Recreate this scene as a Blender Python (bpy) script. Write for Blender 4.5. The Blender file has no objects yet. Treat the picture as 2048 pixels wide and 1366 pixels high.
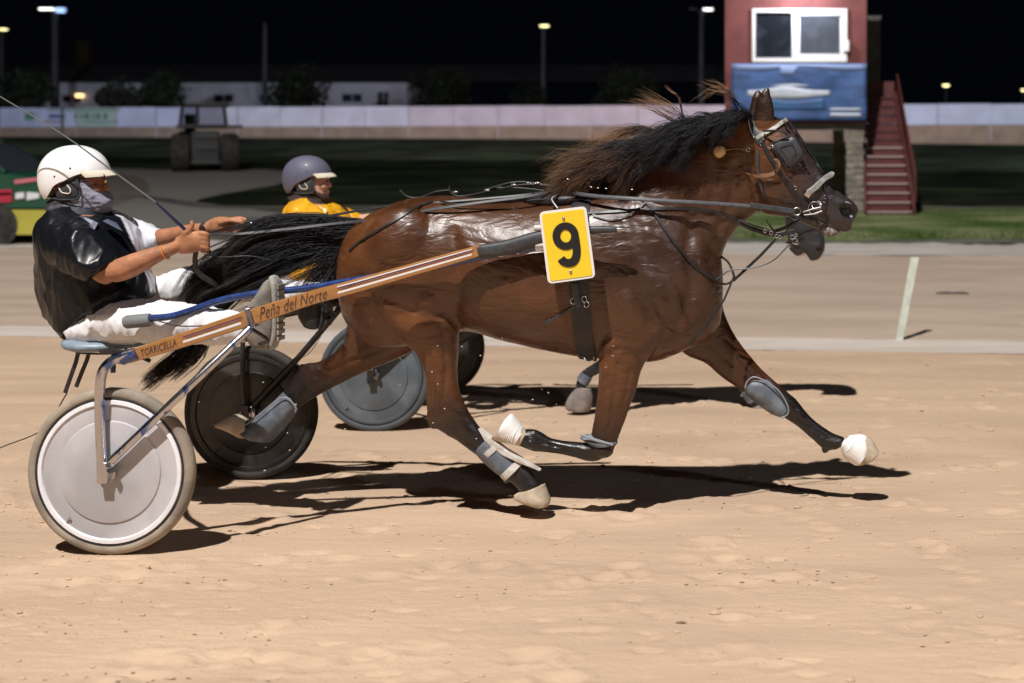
import bpy, math, random
import numpy as np
from mathutils import Vector, Matrix, noise, bvhtree
from math import radians, sin, cos, pi

random.seed(7)
SC = bpy.context.scene
COL = SC.collection

# ------------------------------------------------------------------ camera, world, lights
F = 2700.0          # focal length in photo pixels (photo 2048 wide)
HZ = 250.0          # horizon row
EYE = 1.85
cam_d = bpy.data.cameras.new('camera')
cam = bpy.data.objects.new('camera', cam_d); COL.objects.link(cam)
cam.location = (0, 0, EYE); cam.rotation_euler = (radians(90), 0, 0)
cam_d.sensor_width = 36.0
cam_d.lens = F / 2048 * 36.0
cam_d.shift_y = -(683 - HZ) / 2048; cam_d.shift_x = (1024 - 1680) / 2048
cam_d.clip_start = 0.1; cam_d.clip_end = 1200
cam_d.dof.use_dof = True; cam_d.dof.focus_distance = 6.35; cam_d.dof.aperture_fstop = 1.9
SC.camera = cam
SC.view_settings.view_transform = 'Standard'
SC.view_settings.look = 'None'
SC.view_settings.exposure = 0.0
SC.view_settings.gamma = 1.0
SC.view_settings.use_curve_mapping = False

w = bpy.data.worlds.new('World'); SC.world = w; w.use_nodes = True
wn = w.node_tree.nodes; wl = w.node_tree.links
wn.clear()
wo = wn.new('ShaderNodeOutputWorld'); wb = wn.new('ShaderNodeBackground')
wb.inputs['Color'].default_value = (0.25, 0.32, 0.62, 1)
wb.inputs['Strength'].default_value = 0.0035
wl.new(wb.outputs[0], wo.inputs[0])

def spot(name, loc, target, power, color, size, cone, blend=0.5):
    l = bpy.data.lights.new(name, 'SPOT')
    l.energy = power; l.color = color; l.shadow_soft_size = size
    l.spot_size = radians(cone); l.spot_blend = blend
    o = bpy.data.objects.new(name, l); COL.objects.link(o)
    o.location = loc
    o.rotation_euler = (Vector(target) - Vector(loc)).to_track_quat('-Z', 'Y').to_euler()
    return o
# floodlight masts of the racecourse: the main one stands behind the photographer
spot('floodlight_main', (-6.8, -12.5, 35.5), (-1.5, 8.4, 0), 102000, (1.0, 0.965, 0.935), 0.30, 100, 0.4)
spot('floodlight_side', (17, -14, 17), (-1.5, 7, 0.5), 2600, (0.74, 0.82, 1.0), 0.7, 60, 0.6)
spot('floodlight_infield_left', (-50, 58, 15), (-48, 92, 2), 19000, (0.78, 0.84, 1.0), 0.5, 120, 0.8)
spot('floodlight_infield_mid', (-15, 58, 15), (-18, 88, 2), 15000, (0.98, 0.86, 0.98), 0.5, 120, 0.8)
spot('floodlight_infield_right', (10, 48, 15), (8, 80, 2), 15000, (0.82, 0.87, 1.0), 0.5, 120, 0.8)

# ------------------------------------------------------------------ pixel / world helpers
YAW = 0.0; BASE1 = 6.58; PX0 = 1680.0   # the track runs square to the view; the frame is shifted sideways like the photograph's crop
NV = Vector((0.0, 1.0, 0.0))      # lateral direction, away from the camera
TV = Vector((1.0, 0.0, 0.0))     # travelling direction
def P(px, py, d=0.0, base=BASE1):
    u = (px - PX0) / F
    Y = (base + d) / (1 + YAW * u)
    return Vector((u * Y, Y, EYE - (py - HZ) * Y / F))
def Q(px, py, Y):
    return Vector(((px - PX0) * Y / F, Y, EYE - (py - HZ) * Y / F))
def toPx(v):
    return (PX0 + v.x / v.y * F, HZ + (EYE - v.z) / v.y * F)
_prof = [(-30, .25 + .4), (0, .25), (13.3, -.317), (17, -.28), (22, -.10), (27, 0.0), (52, 0.02), (70, .35), (84, .98), (100, 1.1), (1500, 1.1)]
def gz(Y):
    for (a, za), (b, zb) in zip(_prof, _prof[1:]):
        if Y <= b:
            t = (Y - a) / (b - a); 
            return za + (zb - za) * t
    return _prof[-1][1]
def ground_at(px, py):
    lo, hi = 1.0, 80.0
    for _ in range(60):
        m = (lo + hi) / 2
        if HZ + (EYE - gz(m)) * F / m > py: lo = m
        else: hi = m
    return Vector(((px - PX0) * lo / F, lo, gz(lo)))

# ------------------------------------------------------------------ object helpers
def tag(o, label=None, cat=None, group=None, kind=None):
    if label: o['label'] = label
    if cat: o['category'] = cat
    if group: o['group'] = group
    if kind: o['kind'] = kind
    return o
def thing(name, label, cat, loc=(0, 0, 0), group=None):
    o = bpy.data.objects.new(name, None); COL.objects.link(o)
    o.location = loc; o.empty_display_size = 0.1
    return tag(o, label, cat, group)
bpy_update = lambda: bpy.context.view_layer.update()
def link(name, me, mat, parent=None, smooth=True):
    o = bpy.data.objects.new(name, me); COL.objects.link(o)
    if mat is not None:
        for m_ in (mat if isinstance(mat, (list, tuple)) else [mat]): me.materials.append(m_)
    if smooth: me.polygons.foreach_set('use_smooth', [True] * len(me.polygons))
    if parent is not None:
        o.parent = parent
        base = Vector((0, 0, 0)); p = parent
        while p is not None:
            base += Vector(p.location); p = p.parent
        o.location = -base
    return o
def copy_tree(o, parent=None, off=None, matmap=None, skip=()):
    c = o.copy(); COL.objects.link(c)
    if parent is not None: c.parent = parent
    if off is not None: c.location = Vector(o.location) + Vector(off)
    if matmap and o.data is not None and hasattr(o.data, 'materials'):
        if any(m_ and m_.name in matmap for m_ in o.data.materials):
            c.data = o.data.copy()
            for i, m_ in enumerate(c.data.materials):
                if m_ and m_.name in matmap: c.data.materials[i] = matmap[m_.name]
    for ch in list(o.children):
        if ch.name.split('.')[0] in skip: continue
        copy_tree(ch, c, None, matmap, skip)
    return c

def catmull(pts, n):
    pts = [Vector(p) for p in pts]
    if len(pts) < 3:
        return [pts[0].lerp(pts[-1], i / (n * max(1, len(pts) - 1))) for i in range(n * max(1, len(pts) - 1) + 1)]
    P_ = [pts[0] * 2 - pts[1]] + pts + [pts[-1] * 2 - pts[-2]]
    out = []
    for i in range(1, len(P_) - 2):
        a, b, c, d = P_[i - 1:i + 3]
        for k in range(n):
            t = k / n
            out.append(0.5 * ((2 * b) + (c - a) * t + (2 * a - 5 * b + 4 * c - d) * t * t + (3 * b - a - 3 * c + d) * t ** 3))
    out.append(pts[-1]); return out

class MB:
    def __init__(s): s.v = []; s.f = []; s.mi = []; s.cur = 0
    def _f(s, f): s.f.append(f); s.mi.append(s.cur)
    def ring_strip(s, rings, cap=True, closed=True):
        base = len(s.v); n = len(rings[0])
        for r in rings: s.v.extend([tuple(p) for p in r])
        for i in range(len(rings) - 1):
            for k in range(n if closed else n - 1):
                a = base + i * n + k; b = base + i * n + (k + 1) % n
                s._f((a, b, b + n, a + n))
        if cap:
            s._f(tuple(base + k for k in range(n))[::-1])
            s._f(tuple(base + (len(rings) - 1) * n + k for k in range(n)))
    def tube(s, pts, r, n=10, cap=True, sub=0):
        pts = [Vector(p) for p in pts]
        if not isinstance(r, (list, tuple)): r = [r] * len(pts)
        if sub:
            rr = catmull([Vector((x, 0, 0)) for x in r], sub); pts = catmull(pts, sub)
            r = [max(1e-5, v.x) for v in rr]
        rings = []; t0 = (pts[1] - pts[0]).normalized()
        up = Vector((0, 0, 1)) if abs(t0.z) < .9 else Vector((1, 0, 0))
        nrm = t0.cross(up).normalized()
        for i, p in enumerate(pts):
            if i == 0: t = pts[1] - pts[0]
            elif i == len(pts) - 1: t = pts[-1] - pts[-2]
            else: t = pts[i + 1] - pts[i - 1]
            t.normalize()
            nrm = (nrm - t * nrm.dot(t))
            nrm = nrm.normalized() if nrm.length > 1e-6 else t.orthogonal().normalized()
            b = t.cross(nrm)
            rings.append([p + (nrm * cos(2 * pi * k / n) + b * sin(2 * pi * k / n)) * r[i] for k in range(n)])
        s.ring_strip(rings, cap); return s
    def loft(s, st, n=28, sub=4, pw=1.0, mapf=None, closeend=True):
        """st: (ax,ay,bx,by,w,d) edge pixels + half width + lateral offset"""
        mapf = mapf or P
        A = catmull([Vector((a[0], a[1], a[5] if len(a) > 5 else 0)) for a in st], sub)
        B = catmull([Vector((a[2], a[3], a[4])) for a in st], sub)
        rings = []
        for a, b in zip(A, B):
            pa = mapf(a.x, a.y, a.z); pb = mapf(b.x, b.y, a.z)
            c = (pa + pb) / 2; e = (pa - pb) / 2; w_ = NV * max(.002, b.z) * (1.07 if mapf is P else 1.0)
            ring = []
            for k in range(n):
                th = 2 * pi * k / n; cc = cos(th); ss = sin(th)
                cc = math.copysign(abs(cc) ** pw, cc); ss = math.copysign(abs(ss) ** pw, ss)
                ring.append(c + e * cc + w_ * ss)
            rings.append(ring)
        if closeend:
            def shrink(r, prev, f=.5):
                c = sum(r, Vector()) / len(r); pc = sum(prev, Vector()) / len(prev)
                o = (c - pc)
                if o.length > 1e-6: o = o.normalized() * min(o.length, .015)
                return [c + (p - c) * f + o * .8 for p in r]
            rings = [shrink(rings[0], rings[1])] + rings + [shrink(rings[-1], rings[-2])]
        s.ring_strip(rings); return s
    def ell(s, c, rx, ry, rz, ax=None, n=16, m=10):
        """ellipsoid; ax = matrix 3 columns (x: travel, y: lateral, z: up)"""
        X, Y, Z = ax if ax else (TV, NV, Vector((0, 0, 1)))
        c = Vector(c); rings = []
        for i in range(m + 1):
            ph = pi * (i + .02) / (m + .04); z = cos(ph); q = sin(ph)
            rings.append([c + X * rx * q * cos(2 * pi * k / n) + Y * ry * q * sin(2 * pi * k / n) + Z * rz * z for k in range(n)])
        s.ring_strip(rings); return s
    def box(s, c, X, Y, Z):
        """centre and half-axis vectors"""
        c, X, Y, Z = map(Vector, (c, X, Y, Z)); b = len(s.v)
        for i in (-1, 1):
            for j in (-1, 1):
                for k in (-1, 1): s.v.append(tuple(c + X * i + Y * j + Z * k))
        for f in ((0, 1, 3, 2), (4, 6, 7, 5), (0, 4, 5, 1), (2, 3, 7, 6), (0, 2, 6, 4), (1, 5, 7, 3)):
            s._f(tuple(b + i for i in f))
        return s
    def prism(s, poly, off):
        """polygon of world points extruded by vector off"""
        b = len(s.v); n = len(poly); off = Vector(off)
        s.v.extend([tuple(Vector(p)) for p in poly]); s.v.extend([tuple(Vector(p) + off) for p in poly])
        s._f(tuple(b + i for i in range(n))[::-1]); s._f(tuple(b + n + i for i in range(n)))
        for i in range(n):
            j = (i + 1) % n; s._f((b + i, b + j, b + n + j, b + n + i))
        return s
    def ribbon(s, pts, nrms, width, th=.004, sides=None):
        """flat strap along pts, lying on a surface with normals nrms"""
        rings = []
        for i, p in enumerate(pts):
            t = (pts[min(i + 1, len(pts) - 1)] - pts[max(i - 1, 0)]).normalized()
            nn = nrms[i]; sd = t.cross(nn).normalized(); nn = sd.cross(t).normalized()
            ww = width[i] if isinstance(width, (list, tuple)) else width
            h = sd * ww / 2; u = nn * th / 2
            rings.append([p + h + u * .5, p + h * .85 + u, p - h * .85 + u, p - h + u * .5, p - h - u, p + h - u])
        s.ring_strip(rings); return s
    def mesh(s, name):
        me = bpy.data.meshes.new(name); me.from_pydata(s.v, [], s.f)
        if any(s.mi): me.polygons.foreach_set('material_index', s.mi)
        me.update(); return me
    def build(s, name, mat, parent=None, smooth=True, bevel=0, kind=None):
        me = s.mesh(name); o = link(name, me, mat, parent, smooth)
        if smooth:
            try: me.set_sharp_from_angle(angle=radians(42))
            except Exception: pass
        if bevel:
            b = o.modifiers.new('bevel', 'BEVEL'); b.width = bevel; b.segments = 2; b.limit_method = 'ANGLE'; b.angle_limit = radians(35)
        if kind: o['kind'] = kind
        return o

def remesh(mb, name, voxel, smooth=6, fac=.5):
    me = mb.mesh(name + '_src')
    o = bpy.data.objects.new('tmp_remesh', me); COL.objects.link(o)
    r = o.modifiers.new('r', 'REMESH'); r.mode = 'VOXEL'; r.voxel_size = voxel; r.adaptivity = 0
    if smooth:
        sm = o.modifiers.new('s', 'SMOOTH'); sm.iterations = smooth; sm.factor = fac
    dg = bpy.context.evaluated_depsgraph_get()
    out = bpy.data.meshes.new_from_object(o.evaluated_get(dg)); out.name = name
    bpy.data.objects.remove(o); bpy.data.meshes.remove(me)
    return out
def coords(me):
    a = np.empty(len(me.vertices) * 3); me.vertices.foreach_get('co', a); return a.reshape(-1, 3)
def set_coords(me, a): me.vertices.foreach_set('co', np.ascontiguousarray(a).ravel()); me.update()
def vcol(me, cols, name='Col'):
    at = me.color_attributes.new(name, 'FLOAT_COLOR', 'POINT')
    c = np.ones((len(cols), 4)); c[:, :3] = cols
    at.data.foreach_set('color', c.ravel())
def displace(me, fn):
    a = coords(me); nn = np.empty(len(me.vertices) * 3); me.vertices.foreach_get('normal', nn); nn = nn.reshape(-1, 3)
    dv = np.array([fn(Vector(p), Vector(q)) for p, q in zip(a, nn)])
    set_coords(me, a + nn * dv[:, None])

# ------------------------------------------------------------------ materials
def material(name, col=(.5, .5, .5), rough=.6, metal=0, spec=.5, var=0.0, vscale=6, bump=0.0, bscale=40, stretch=(1, 1, 1),
             attr=None, coat=0, coatr=.15, sheen=0, emit=None, estr=1, col2=None, rvar=0.0, bdist=.01, detail=5, trans=0, coord='Object', mixlo=.38, mixhi=.62, bump2=0, b2scale=8, b2stretch=(1, 1, 1)):
    m = bpy.data.materials.new(name); m.use_nodes = True
    N = m.node_tree.nodes; L = m.node_tree.links
    b = N['Principled BSDF']
    b.inputs['Base Color'].default_value = (*col, 1); b.inputs['Roughness'].default_value = rough
    b.inputs['Metallic'].default_value = metal; b.inputs['Specular IOR Level'].default_value = spec
    b.inputs['Coat Weight'].default_value = coat; b.inputs['Coat Roughness'].default_value = coatr
    b.inputs['Sheen Weight'].default_value = sheen
    if trans: b.inputs['Transmission Weight'].default_value = trans
    if emit:
        b.inputs['Emission Color'].default_value = (*emit, 1); b.inputs['Emission Strength'].default_value = estr
    tc = N.new('ShaderNodeTexCoord')
    def nz(scale, st, dist=0.0, det=detail):
        mp = N.new('ShaderNodeMapping'); mp.inputs['Scale'].default_value = st
        L.new(tc.outputs[coord], mp.inputs[0])
        n = N.new('ShaderNodeTexNoise'); n.inputs['Scale'].default_value = scale; n.inputs['Detail'].default_value = det
        n.inputs['Distortion'].default_value = dist
        L.new(mp.outputs[0], n.inputs['Vector']); return n
    src = None
    if attr:
        a = N.new('ShaderNodeAttribute'); a.attribute_name = attr; src = a.outputs['Color']
    if var or col2 or rvar:
        n = nz(vscale, stretch, .4)
        mr = N.new('ShaderNodeMapRange'); mr.inputs[1].default_value = mixlo; mr.inputs[2].default_value = mixhi
        L.new(n.outputs['Fac'], mr.inputs[0])
        if col2:
            mx = N.new('ShaderNodeMix'); mx.data_type = 'RGBA'
            L.new(mr.outputs[0], mx.inputs[0])
            if src: L.new(src, mx.inputs[6])
            else: mx.inputs[6].default_value = (*col, 1)
            mx.inputs[7].default_value = (*col2, 1); src = mx.outputs[2]
        if var:
            mv = N.new('ShaderNodeMapRange'); mv.inputs[3].default_value = 1 - var; mv.inputs[4].default_value = 1 + var
            L.new(mr.outputs[0], mv.inputs[0])
            mu = N.new('ShaderNodeMix'); mu.data_type = 'RGBA'; mu.blend_type = 'MULTIPLY'; mu.inputs[0].default_value = 1
            if src: L.new(src, mu.inputs[6])
            else: mu.inputs[6].default_value = (*col, 1)
            L.new(mv.outputs[0], mu.inputs[7]); src = mu.outputs[2]
        if rvar:
            rr = N.new('ShaderNodeMapRange'); rr.inputs[3].default_value = rough - rvar; rr.inputs[4].default_value = rough + rvar
            L.new(mr.outputs[0], rr.inputs[0]); L.new(rr.outputs[0], b.inputs['Roughness'])
    if src: L.new(src, b.inputs['Base Color'])
    last = None
    if bump:
        n2 = nz(bscale, stretch, 0)
        bp = N.new('ShaderNodeBump'); bp.inputs['Strength'].default_value = bump; bp.inputs['Distance'].default_value = bdist
        L.new(n2.outputs['Fac'], bp.inputs['Height']); last = bp
    if bump2:
        n3 = nz(b2scale, b2stretch, 1.2, 3)
        bp2 = N.new('ShaderNodeBump'); bp2.inputs['Strength'].default_value = bump2; bp2.inputs['Distance'].default_value = .04
        L.new(n3.outputs['Fac'], bp2.inputs['Height'])
        if last: L.new(last.outputs[0], bp2.inputs['Normal'])
        last = bp2
    if last: L.new(last.outputs[0], b.inputs['Normal'])
    return m

M = {}
M['sand'] = material('sand', (.49, .348, .242), .95, spec=.15, col2=(.555, .402, .278), vscale=1.5, stretch=(.45, 1.4, 1), var=.05, bump=.4, bscale=40, bdist=.010, bump2=.30, b2scale=62, b2stretch=(.6, 1.5, 1), coord='Object', detail=8, mixlo=.3, mixhi=.7)
M['sand_far'] = material('sand_far', (.43, .335, .26), .95, spec=.15, col2=(.46, .36, .28), vscale=1.0, stretch=(.3, 1.6, 1), var=.05, bump=.5, bscale=14, bdist=.02, detail=7)
M['sand_pale'] = material('sand_pale', (.60, .53, .47), .95, spec=.15, col2=(.52, .45, .39), vscale=2, stretch=(.3, 1.5, 1), bump=.4, bscale=20, bdist=.02)
M['kerb_sand'] = material('kerb_sand', (.50, .46, .42), .95, spec=.15, col2=(.40, .36, .32), vscale=2, stretch=(.3, 1.5, 1), bump=.4, bscale=20, bdist=.02)
M['leather'] = material('leather', (.018, .017, .019), .42, spec=.5, var=.3, vscale=30, bump=.15, bscale=200, bdist=.002)
M['leather_grey'] = material('leather_grey', (.045, .05, .06), .45, spec=.5, var=.2, vscale=20, bump=.1, bscale=160, bdist=.002)
M['nylon'] = material('nylon', (.045, .045, .05), .5, spec=.5, var=.2, vscale=40)
M['steel'] = material('steel', (.55, .55, .57), .27, metal=1, var=.1, vscale=30)
M['chrome_dirty'] = material('chrome_dirty', (.62, .62, .66), .26, metal=1, col2=(.10, .16, .40), vscale=22, stretch=(1, 1, .35), var=.1, bump=.25, bscale=60, bdist=.004, mixlo=.52, mixhi=.6)
M['dark_metal'] = material('dark_metal', (.05, .045, .045), .35, metal=.6, var=.2, vscale=20)
M['wood_orange'] = material('wood_orange', (.44, .215, .075), .3, spec=.5, coat=.5, coatr=.12, col2=(.33, .145, .045), vscale=5, stretch=(1, 8, 16), var=.08)
M['paint_white'] = material('paint_white', (.8, .79, .78), .4)
M['paint_purple'] = material('paint_purple', (.07, .03, .12), .4)
M['ink'] = material('ink', (.06, .03, .03), .6)
M['blue_paint'] = material('blue_paint', (.022, .048, .17), .25, spec=.6, coat=.5, var=.25, vscale=30)
M['rubber_grey'] = material('rubber_grey', (.17, .18, .18), .7, bump=.3, bscale=120, bdist=.003)
M['tyre_sand'] = material('tyre_sand', (.22, .185, .15), .85, col2=(.36, .30, .23), vscale=8, bump=.3, bscale=60, bdist=.004)
M['tyre_dark'] = material('tyre_dark', (.012, .012, .012), .8, col2=(.04, .035, .03), vscale=6, bump=.3, bscale=60, bdist=.004)
M['rim_white'] = material('rim_white', (.82, .82, .86), .3, spec=.5, var=.06, vscale=10)
M['disc_light'] = material('disc_light', (.42, .41, .425), .36, spec=.5, col2=(.53, .515, .535), vscale=2.4, bump=.05, bscale=30, var=.07, bdist=.01)
M['disc_black'] = material('disc_black', (.010, .009, .009), .34, spec=.5, col2=(.045, .04, .038), vscale=5, var=.3)
M['disc_grey'] = material('disc_grey', (.085, .10, .115), .42, spec=.45, col2=(.115, .135, .155), vscale=5, var=.1)
M['disc_grey_dark'] = material('disc_grey_dark', (.075, .09, .105), .55, spec=.4, var=.1)
M['seat_vinyl'] = material('seat_vinyl', (.20, .26, .31), .4, spec=.5, var=.15, vscale=14)
M['hoof_pale'] = material('hoof_pale', (.38, .30, .21), .75, col2=(.55, .46, .35), vscale=14, bump=.3, bscale=60, bdist=.004)
M['hoof_dark'] = material('hoof_dark', (.16, .13, .12), .7, col2=(.25, .21, .18), vscale=16, bump=.3, bscale=60, bdist=.004)
M['tape_white'] = material('tape_white', (.84, .82, .80), .6, var=.05, bump=.2, bscale=80, bdist=.004)
M['boot_grey'] = material('boot_grey', (.10, .115, .14), .5, spec=.5, col2=(.22, .25, .29), vscale=14, bump=.4, bscale=120, bdist=.003, mixlo=.45, mixhi=.75)
M['boot_edge'] = material('boot_edge', (.25, .27, .30), .5)
M['white_bandage'] = material('white_bandage', (.62, .6, .56), .8, col2=(.42, .36, .3), vscale=20)
M['hair'] = material('hair', (.02, .02, .02), .5, spec=.3, attr='Col')
M['coat'] = material('coat', (.1, .04, .02), .37, spec=.5, attr='Col', var=.20, vscale=7, stretch=(1, 1, 1), bump=.18, bscale=42, bdist=.004, coat=.12, coatr=.34, rvar=.12, bump2=.28, b2scale=7, b2stretch=(1, 1, 2.2), mixlo=.3, mixhi=.7)
M['skin'] = material('skin', (.40, .175, .09), .5, spec=.4, var=.16, vscale=16, bump=.25, bscale=90, bdist=.003)
M['skin_pale'] = material('skin_pale', (.58, .33, .25), .5, spec=.4, var=.1, vscale=18, bump=.15, bscale=90, bdist=.003)
M['satin_black'] = material('satin_black', (.008, .009, .012), .30, spec=.28, attr='Col', bump=.10, bscale=10, bdist=.02, stretch=(1.4, 1, .8))
M['satin_yellow'] = material('satin_yellow', (.72, .36, .015), .36, spec=.5, var=.15, vscale=10, bump=.35, bscale=12, bdist=.03)
M['satin_white'] = material('satin_white', (.74, .74, .80), .35, spec=.5, var=.05, vscale=10, bump=.3, bscale=12, bdist=.02)
M['trouser'] = material('trouser', (.78, .77, .79), .65, spec=.3, var=.05, vscale=10, bump=.45, bscale=13, bdist=.02, stretch=(1.8, 1, .8), detail=2)
M['scarf'] = material('scarf', (.27, .27, .34), .75, spec=.3, sheen=.2, var=.15, vscale=30, bump=.3, bscale=40, bdist=.01, stretch=(1, 1, 3))
M['helmet_white'] = material('helmet_white', (.88, .88, .88), .25, spec=.5, coat=.3, coatr=.08)
M['helmet_grey'] = material('helmet_grey', (.105, .105, .155), .55, spec=.4, coat=.05)
M['visor_cream'] = material('visor_cream', (.72, .66, .53), .3)
M['padding'] = material('padding', (.03, .03, .036), .7)
M['glass_dark'] = material('glass_dark', (.02, .012, .01), .06, spec=.9, coat=1, coatr=.02)
M['sole'] = material('sole', (.30, .29, .26), .8, var=.2, vscale=30, bump=.4, bscale=60, bdist=.005)
M['shoe_grey'] = material('shoe_grey', (.22, .20, .175), .8, var=.2, vscale=20)
M['shoe_dark'] = material('shoe_dark', (.035, .035, .038), .6, var=.3, vscale=20)
M['plate_yellow'] = material('plate_yellow', (.88, .62, .03), .38, spec=.5, var=.02, vscale=6)
M['plate_black'] = material('plate_black', (.012, .012, .013), .45)
M['orange_band'] = material('orange_band', (.7, .22, .03), .5)
M['fleece'] = material('fleece', (.26, .255, .25), .95, sheen=.4, var=.25, vscale=40, bump=.8, bscale=110, bdist=.006)
M['cork'] = material('cork', (.62, .42, .2), .9, bump=.6, bscale=90, bdist=.005, var=.15, vscale=50)
M['red_wall'] = material('red_wall', (.15, .042, .040), .8, var=.14, vscale=2.5, bump=.25, bscale=18)
M['red_steel'] = material('red_steel', (.105, .024, .024), .55, var=.15, vscale=4)
M['tread_edge'] = material('tread_edge', (.42, .32, .29), .7)
M['stone'] = material('stone', (.30, .26, .21), .9, col2=(.17, .15, .125), vscale=5, bump=1, bscale=9, bdist=.08)
M['concrete'] = material('concrete', (.14, .13, .12), .9, var=.15, vscale=3, bump=.3, bscale=20)
M['window_white'] = material('window_white', (.78, .76, .76), .5)
M['pane'] = material('pane', (.03, .034, .045), .08, spec=.9, var=.5, vscale=1.5)
M['grass_dark'] = material('grass_dark', (.018, .026, .012), .95)

# ------------------------------------------------------------------ ground
def line_from(pyl, pyr):
    a = ground_at(0, pyl); b = ground_at(2048, pyr)
    m = (b.y - a.y) / (b.x - a.x); return lambda X: a.y + m * (X - a.x)
LN = [lambda X: -6.0, line_from(672, 708), line_from(652, 683), line_from(497, 512), line_from(478, 488)]
def xs_for(lo, hi, step, ext, estep):
    a = list(np.arange(lo, hi + 1e-6, step)); 
    l = []; x = lo; s_ = step
    while x > -ext: s_ = min(s_ * 1.25, estep); x -= s_; l.append(x)
    r = []; x = hi; s_ = step
    while x < ext: s_ = min(s_ * 1.25, estep); x += s_; r.append(x)
    return l[::-1] + a + r
def grid(name, mat, xs, f0, f1, ys, hfn=None, kind='structure', label=None):
    """band between lines f0 and f1; ys = fractions 0..1"""
    v = []; nx = len(xs)
    for t in ys:
        for x in xs:
            y = f0(x) * (1 - t) + f1(x) * t
            v.append((x, y, gz(y) + (hfn(x, y) if hfn else 0)))
    f = [(j * nx + i, j * nx + i + 1, (j + 1) * nx + i + 1, (j + 1) * nx + i) for j in range(len(ys) - 1) for i in range(nx - 1)]
    me = bpy.data.meshes.new(name); me.from_pydata(v, [], f)
    o = link(name, me, mat); o['kind'] = kind
    return o
N_ = noise.noise
_rp = random.Random(41); PRINTS = {}
for _i in range(420):
    _x = _rp.uniform(-6, 2); _y = 4.1 + 8.5 * _rp.random() ** 1.2
    if _rp.random() < .5: _y = round(_y / 1.1) * 1.1 + _rp.gauss(0, .12)
    _q = (_x, _y, _rp.uniform(.045, .085), _rp.uniform(.006, .018), _rp.uniform(-.6, .6))
    for _a in (-1, 0, 1):
        for _b in (-1, 0, 1): PRINTS.setdefault((int(_x * 4) + _a, int(_y * 4) + _b), []).append(_q)
def prints(x, y):
    r = 0.0
    for (hx, hy, s, dp, an) in PRINTS.get((int(x * 4), int(y * 4)), ()):
        dx = (x - hx) * cos(an) + (y - hy) * sin(an); dy = -(x - hx) * sin(an) + (y - hy) * cos(an)
        q = math.hypot(dx / 1.35, dy) / s * (1 + .35 * noise.noise(Vector((x * 22, y * 22, hx))))
        if q < 2: r += -dp * math.exp(-(q * 1.5) ** 2) + dp * .65 * math.exp(-((q - 1.1) / .28) ** 2) * (1 if dx > -.2 * s else .45)
    return r
def sandh(x, y):
    if abs(x + 2) > 7 or y < 2.5: return 0.0
    q = N_(Vector((x * .5, y * .9, 8)))
    r = N_(Vector((x * .8, y * 4.5, 0))) * .0045
    r += N_(Vector((x * 2.6, y * 19, 3))) * .0018
    k = .4 + max(0, q + .15) * 2.2
    a = N_(Vector((x * 15, y * 34, 7)))
    r += prints(x, y)
    r += N_(Vector((x * 12, y * 26, 2))) * .0022 * k
    r += N_(Vector((x * 40, y * 70, 9))) * .0018 * k
    b = N_(Vector((x * 5.1 + 40, y * 14, 1)))
    if b > .48: r -= min(.010, (b - .48) * .10)
    c = N_(Vector((x * 9 - 13, y * 24, 5)))
    return r
xs_n = xs_for(-5.4, 1.8, .02, 60, 4.0)
Ymax = LN[1](0)
ysn = [-6.0]; y = -6.0
while y < 3.6: y = min(y + 1.2, 3.6); ysn.append(y)
while y < Ymax - .02:
    y += .0105 * (y / 4.5) ** 1.7; ysn.append(min(y, Ymax))
ysn = [(v + 6.0) / (Ymax + 6.0) for v in ysn]; ysn[-1] = 1.0
grid('track', M['sand'], xs_n, LN[0], LN[1], ysn, sandh)
xs_m = xs_for(-14, 5, .14, 60, 4.0)
def rough(a, sx=1.5, sy=5):
    return lambda x, y: N_(Vector((x * sx, y * sy, 2))) * a if abs(x + 4) < 14 else 0
fr = lambda n: [i / n for i in range(n + 1)]
def edge_soft(base, amp, k):
    return lambda X: base(X) + amp * N_(Vector((X * 1.7, k, 0))) + amp * .5 * N_(Vector((X * 6, k, 4)))
grid('track_line_near', M['sand_pale'], xs_m, LN[1], LN[2], fr(4), lambda x, y: .002)
grid('track_far_lane', M['sand_far'], xs_m, LN[2], LN[3], fr(60), rough(.02))
e4 = edge_soft(LN[4], .35, 9.1)
grid('track_line_far', M['kerb_sand'], xs_m, LN[3], e4, fr(4))
# infield: dark grass base and everything to the horizon
infield = bpy.data.materials.new('infield_grass'); infield.use_nodes = True
M['infield'] = material('infield', (.088, .092, .068), .95, spec=.1, col2=(.125, .125, .095), vscale=.35, stretch=(.5, 1.6, 1), var=.3, bump=1, bscale=12, bdist=.05)
bpy.data.materials.remove(infield)
M['verge'] = material('verge', (.085, .145, .035), .95, spec=.1, col2=(.17, .18, .09), vscale=1.1, stretch=(.5, 1.6, 1), var=.3, bump=1, bscale=20, bdist=.05)
M['dirt_grey'] = material('dirt_grey', (.20, .19, .175), .95, spec=.1, col2=(.16, .15, .14), vscale=.6, var=.15, bump=.5, bscale=8)
M['dirt_brown'] = material('dirt_brown', (.13, .11, .095), .95, spec=.1, var=.2, vscale=.8, bump=.6, bscale=6)
M['field_black'] = material('field_black', (.012, .016, .009), .95, spec=.05, col2=(.024, .032, .016), vscale=.3, var=.3, bump=1, bscale=6, bdist=.06)
Lb = lambda X: 86.0 - .26 * X
xs_f = list(np.arange(-90, 90.1, 1.5))
xs_f2 = [-400, -250, -150] + xs_f + [150, 250, 400]
grid('infield_grass', M['infield'], xs_f2, e4, lambda X: 31.0 + .8 * N_(Vector((X * .3, 0, 5))), fr(16), rough(.04, .8, .8))
grid('dark_field', M['field_black'], xs_f2, lambda X: 31.0 + .8 * N_(Vector((X * .3, 0, 5))), Lb, fr(24))
grid('far_ground', M['field_black'], xs_f2, Lb, lambda X: 700.0, [0, .03, .08, .2, .5, 1])
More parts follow.
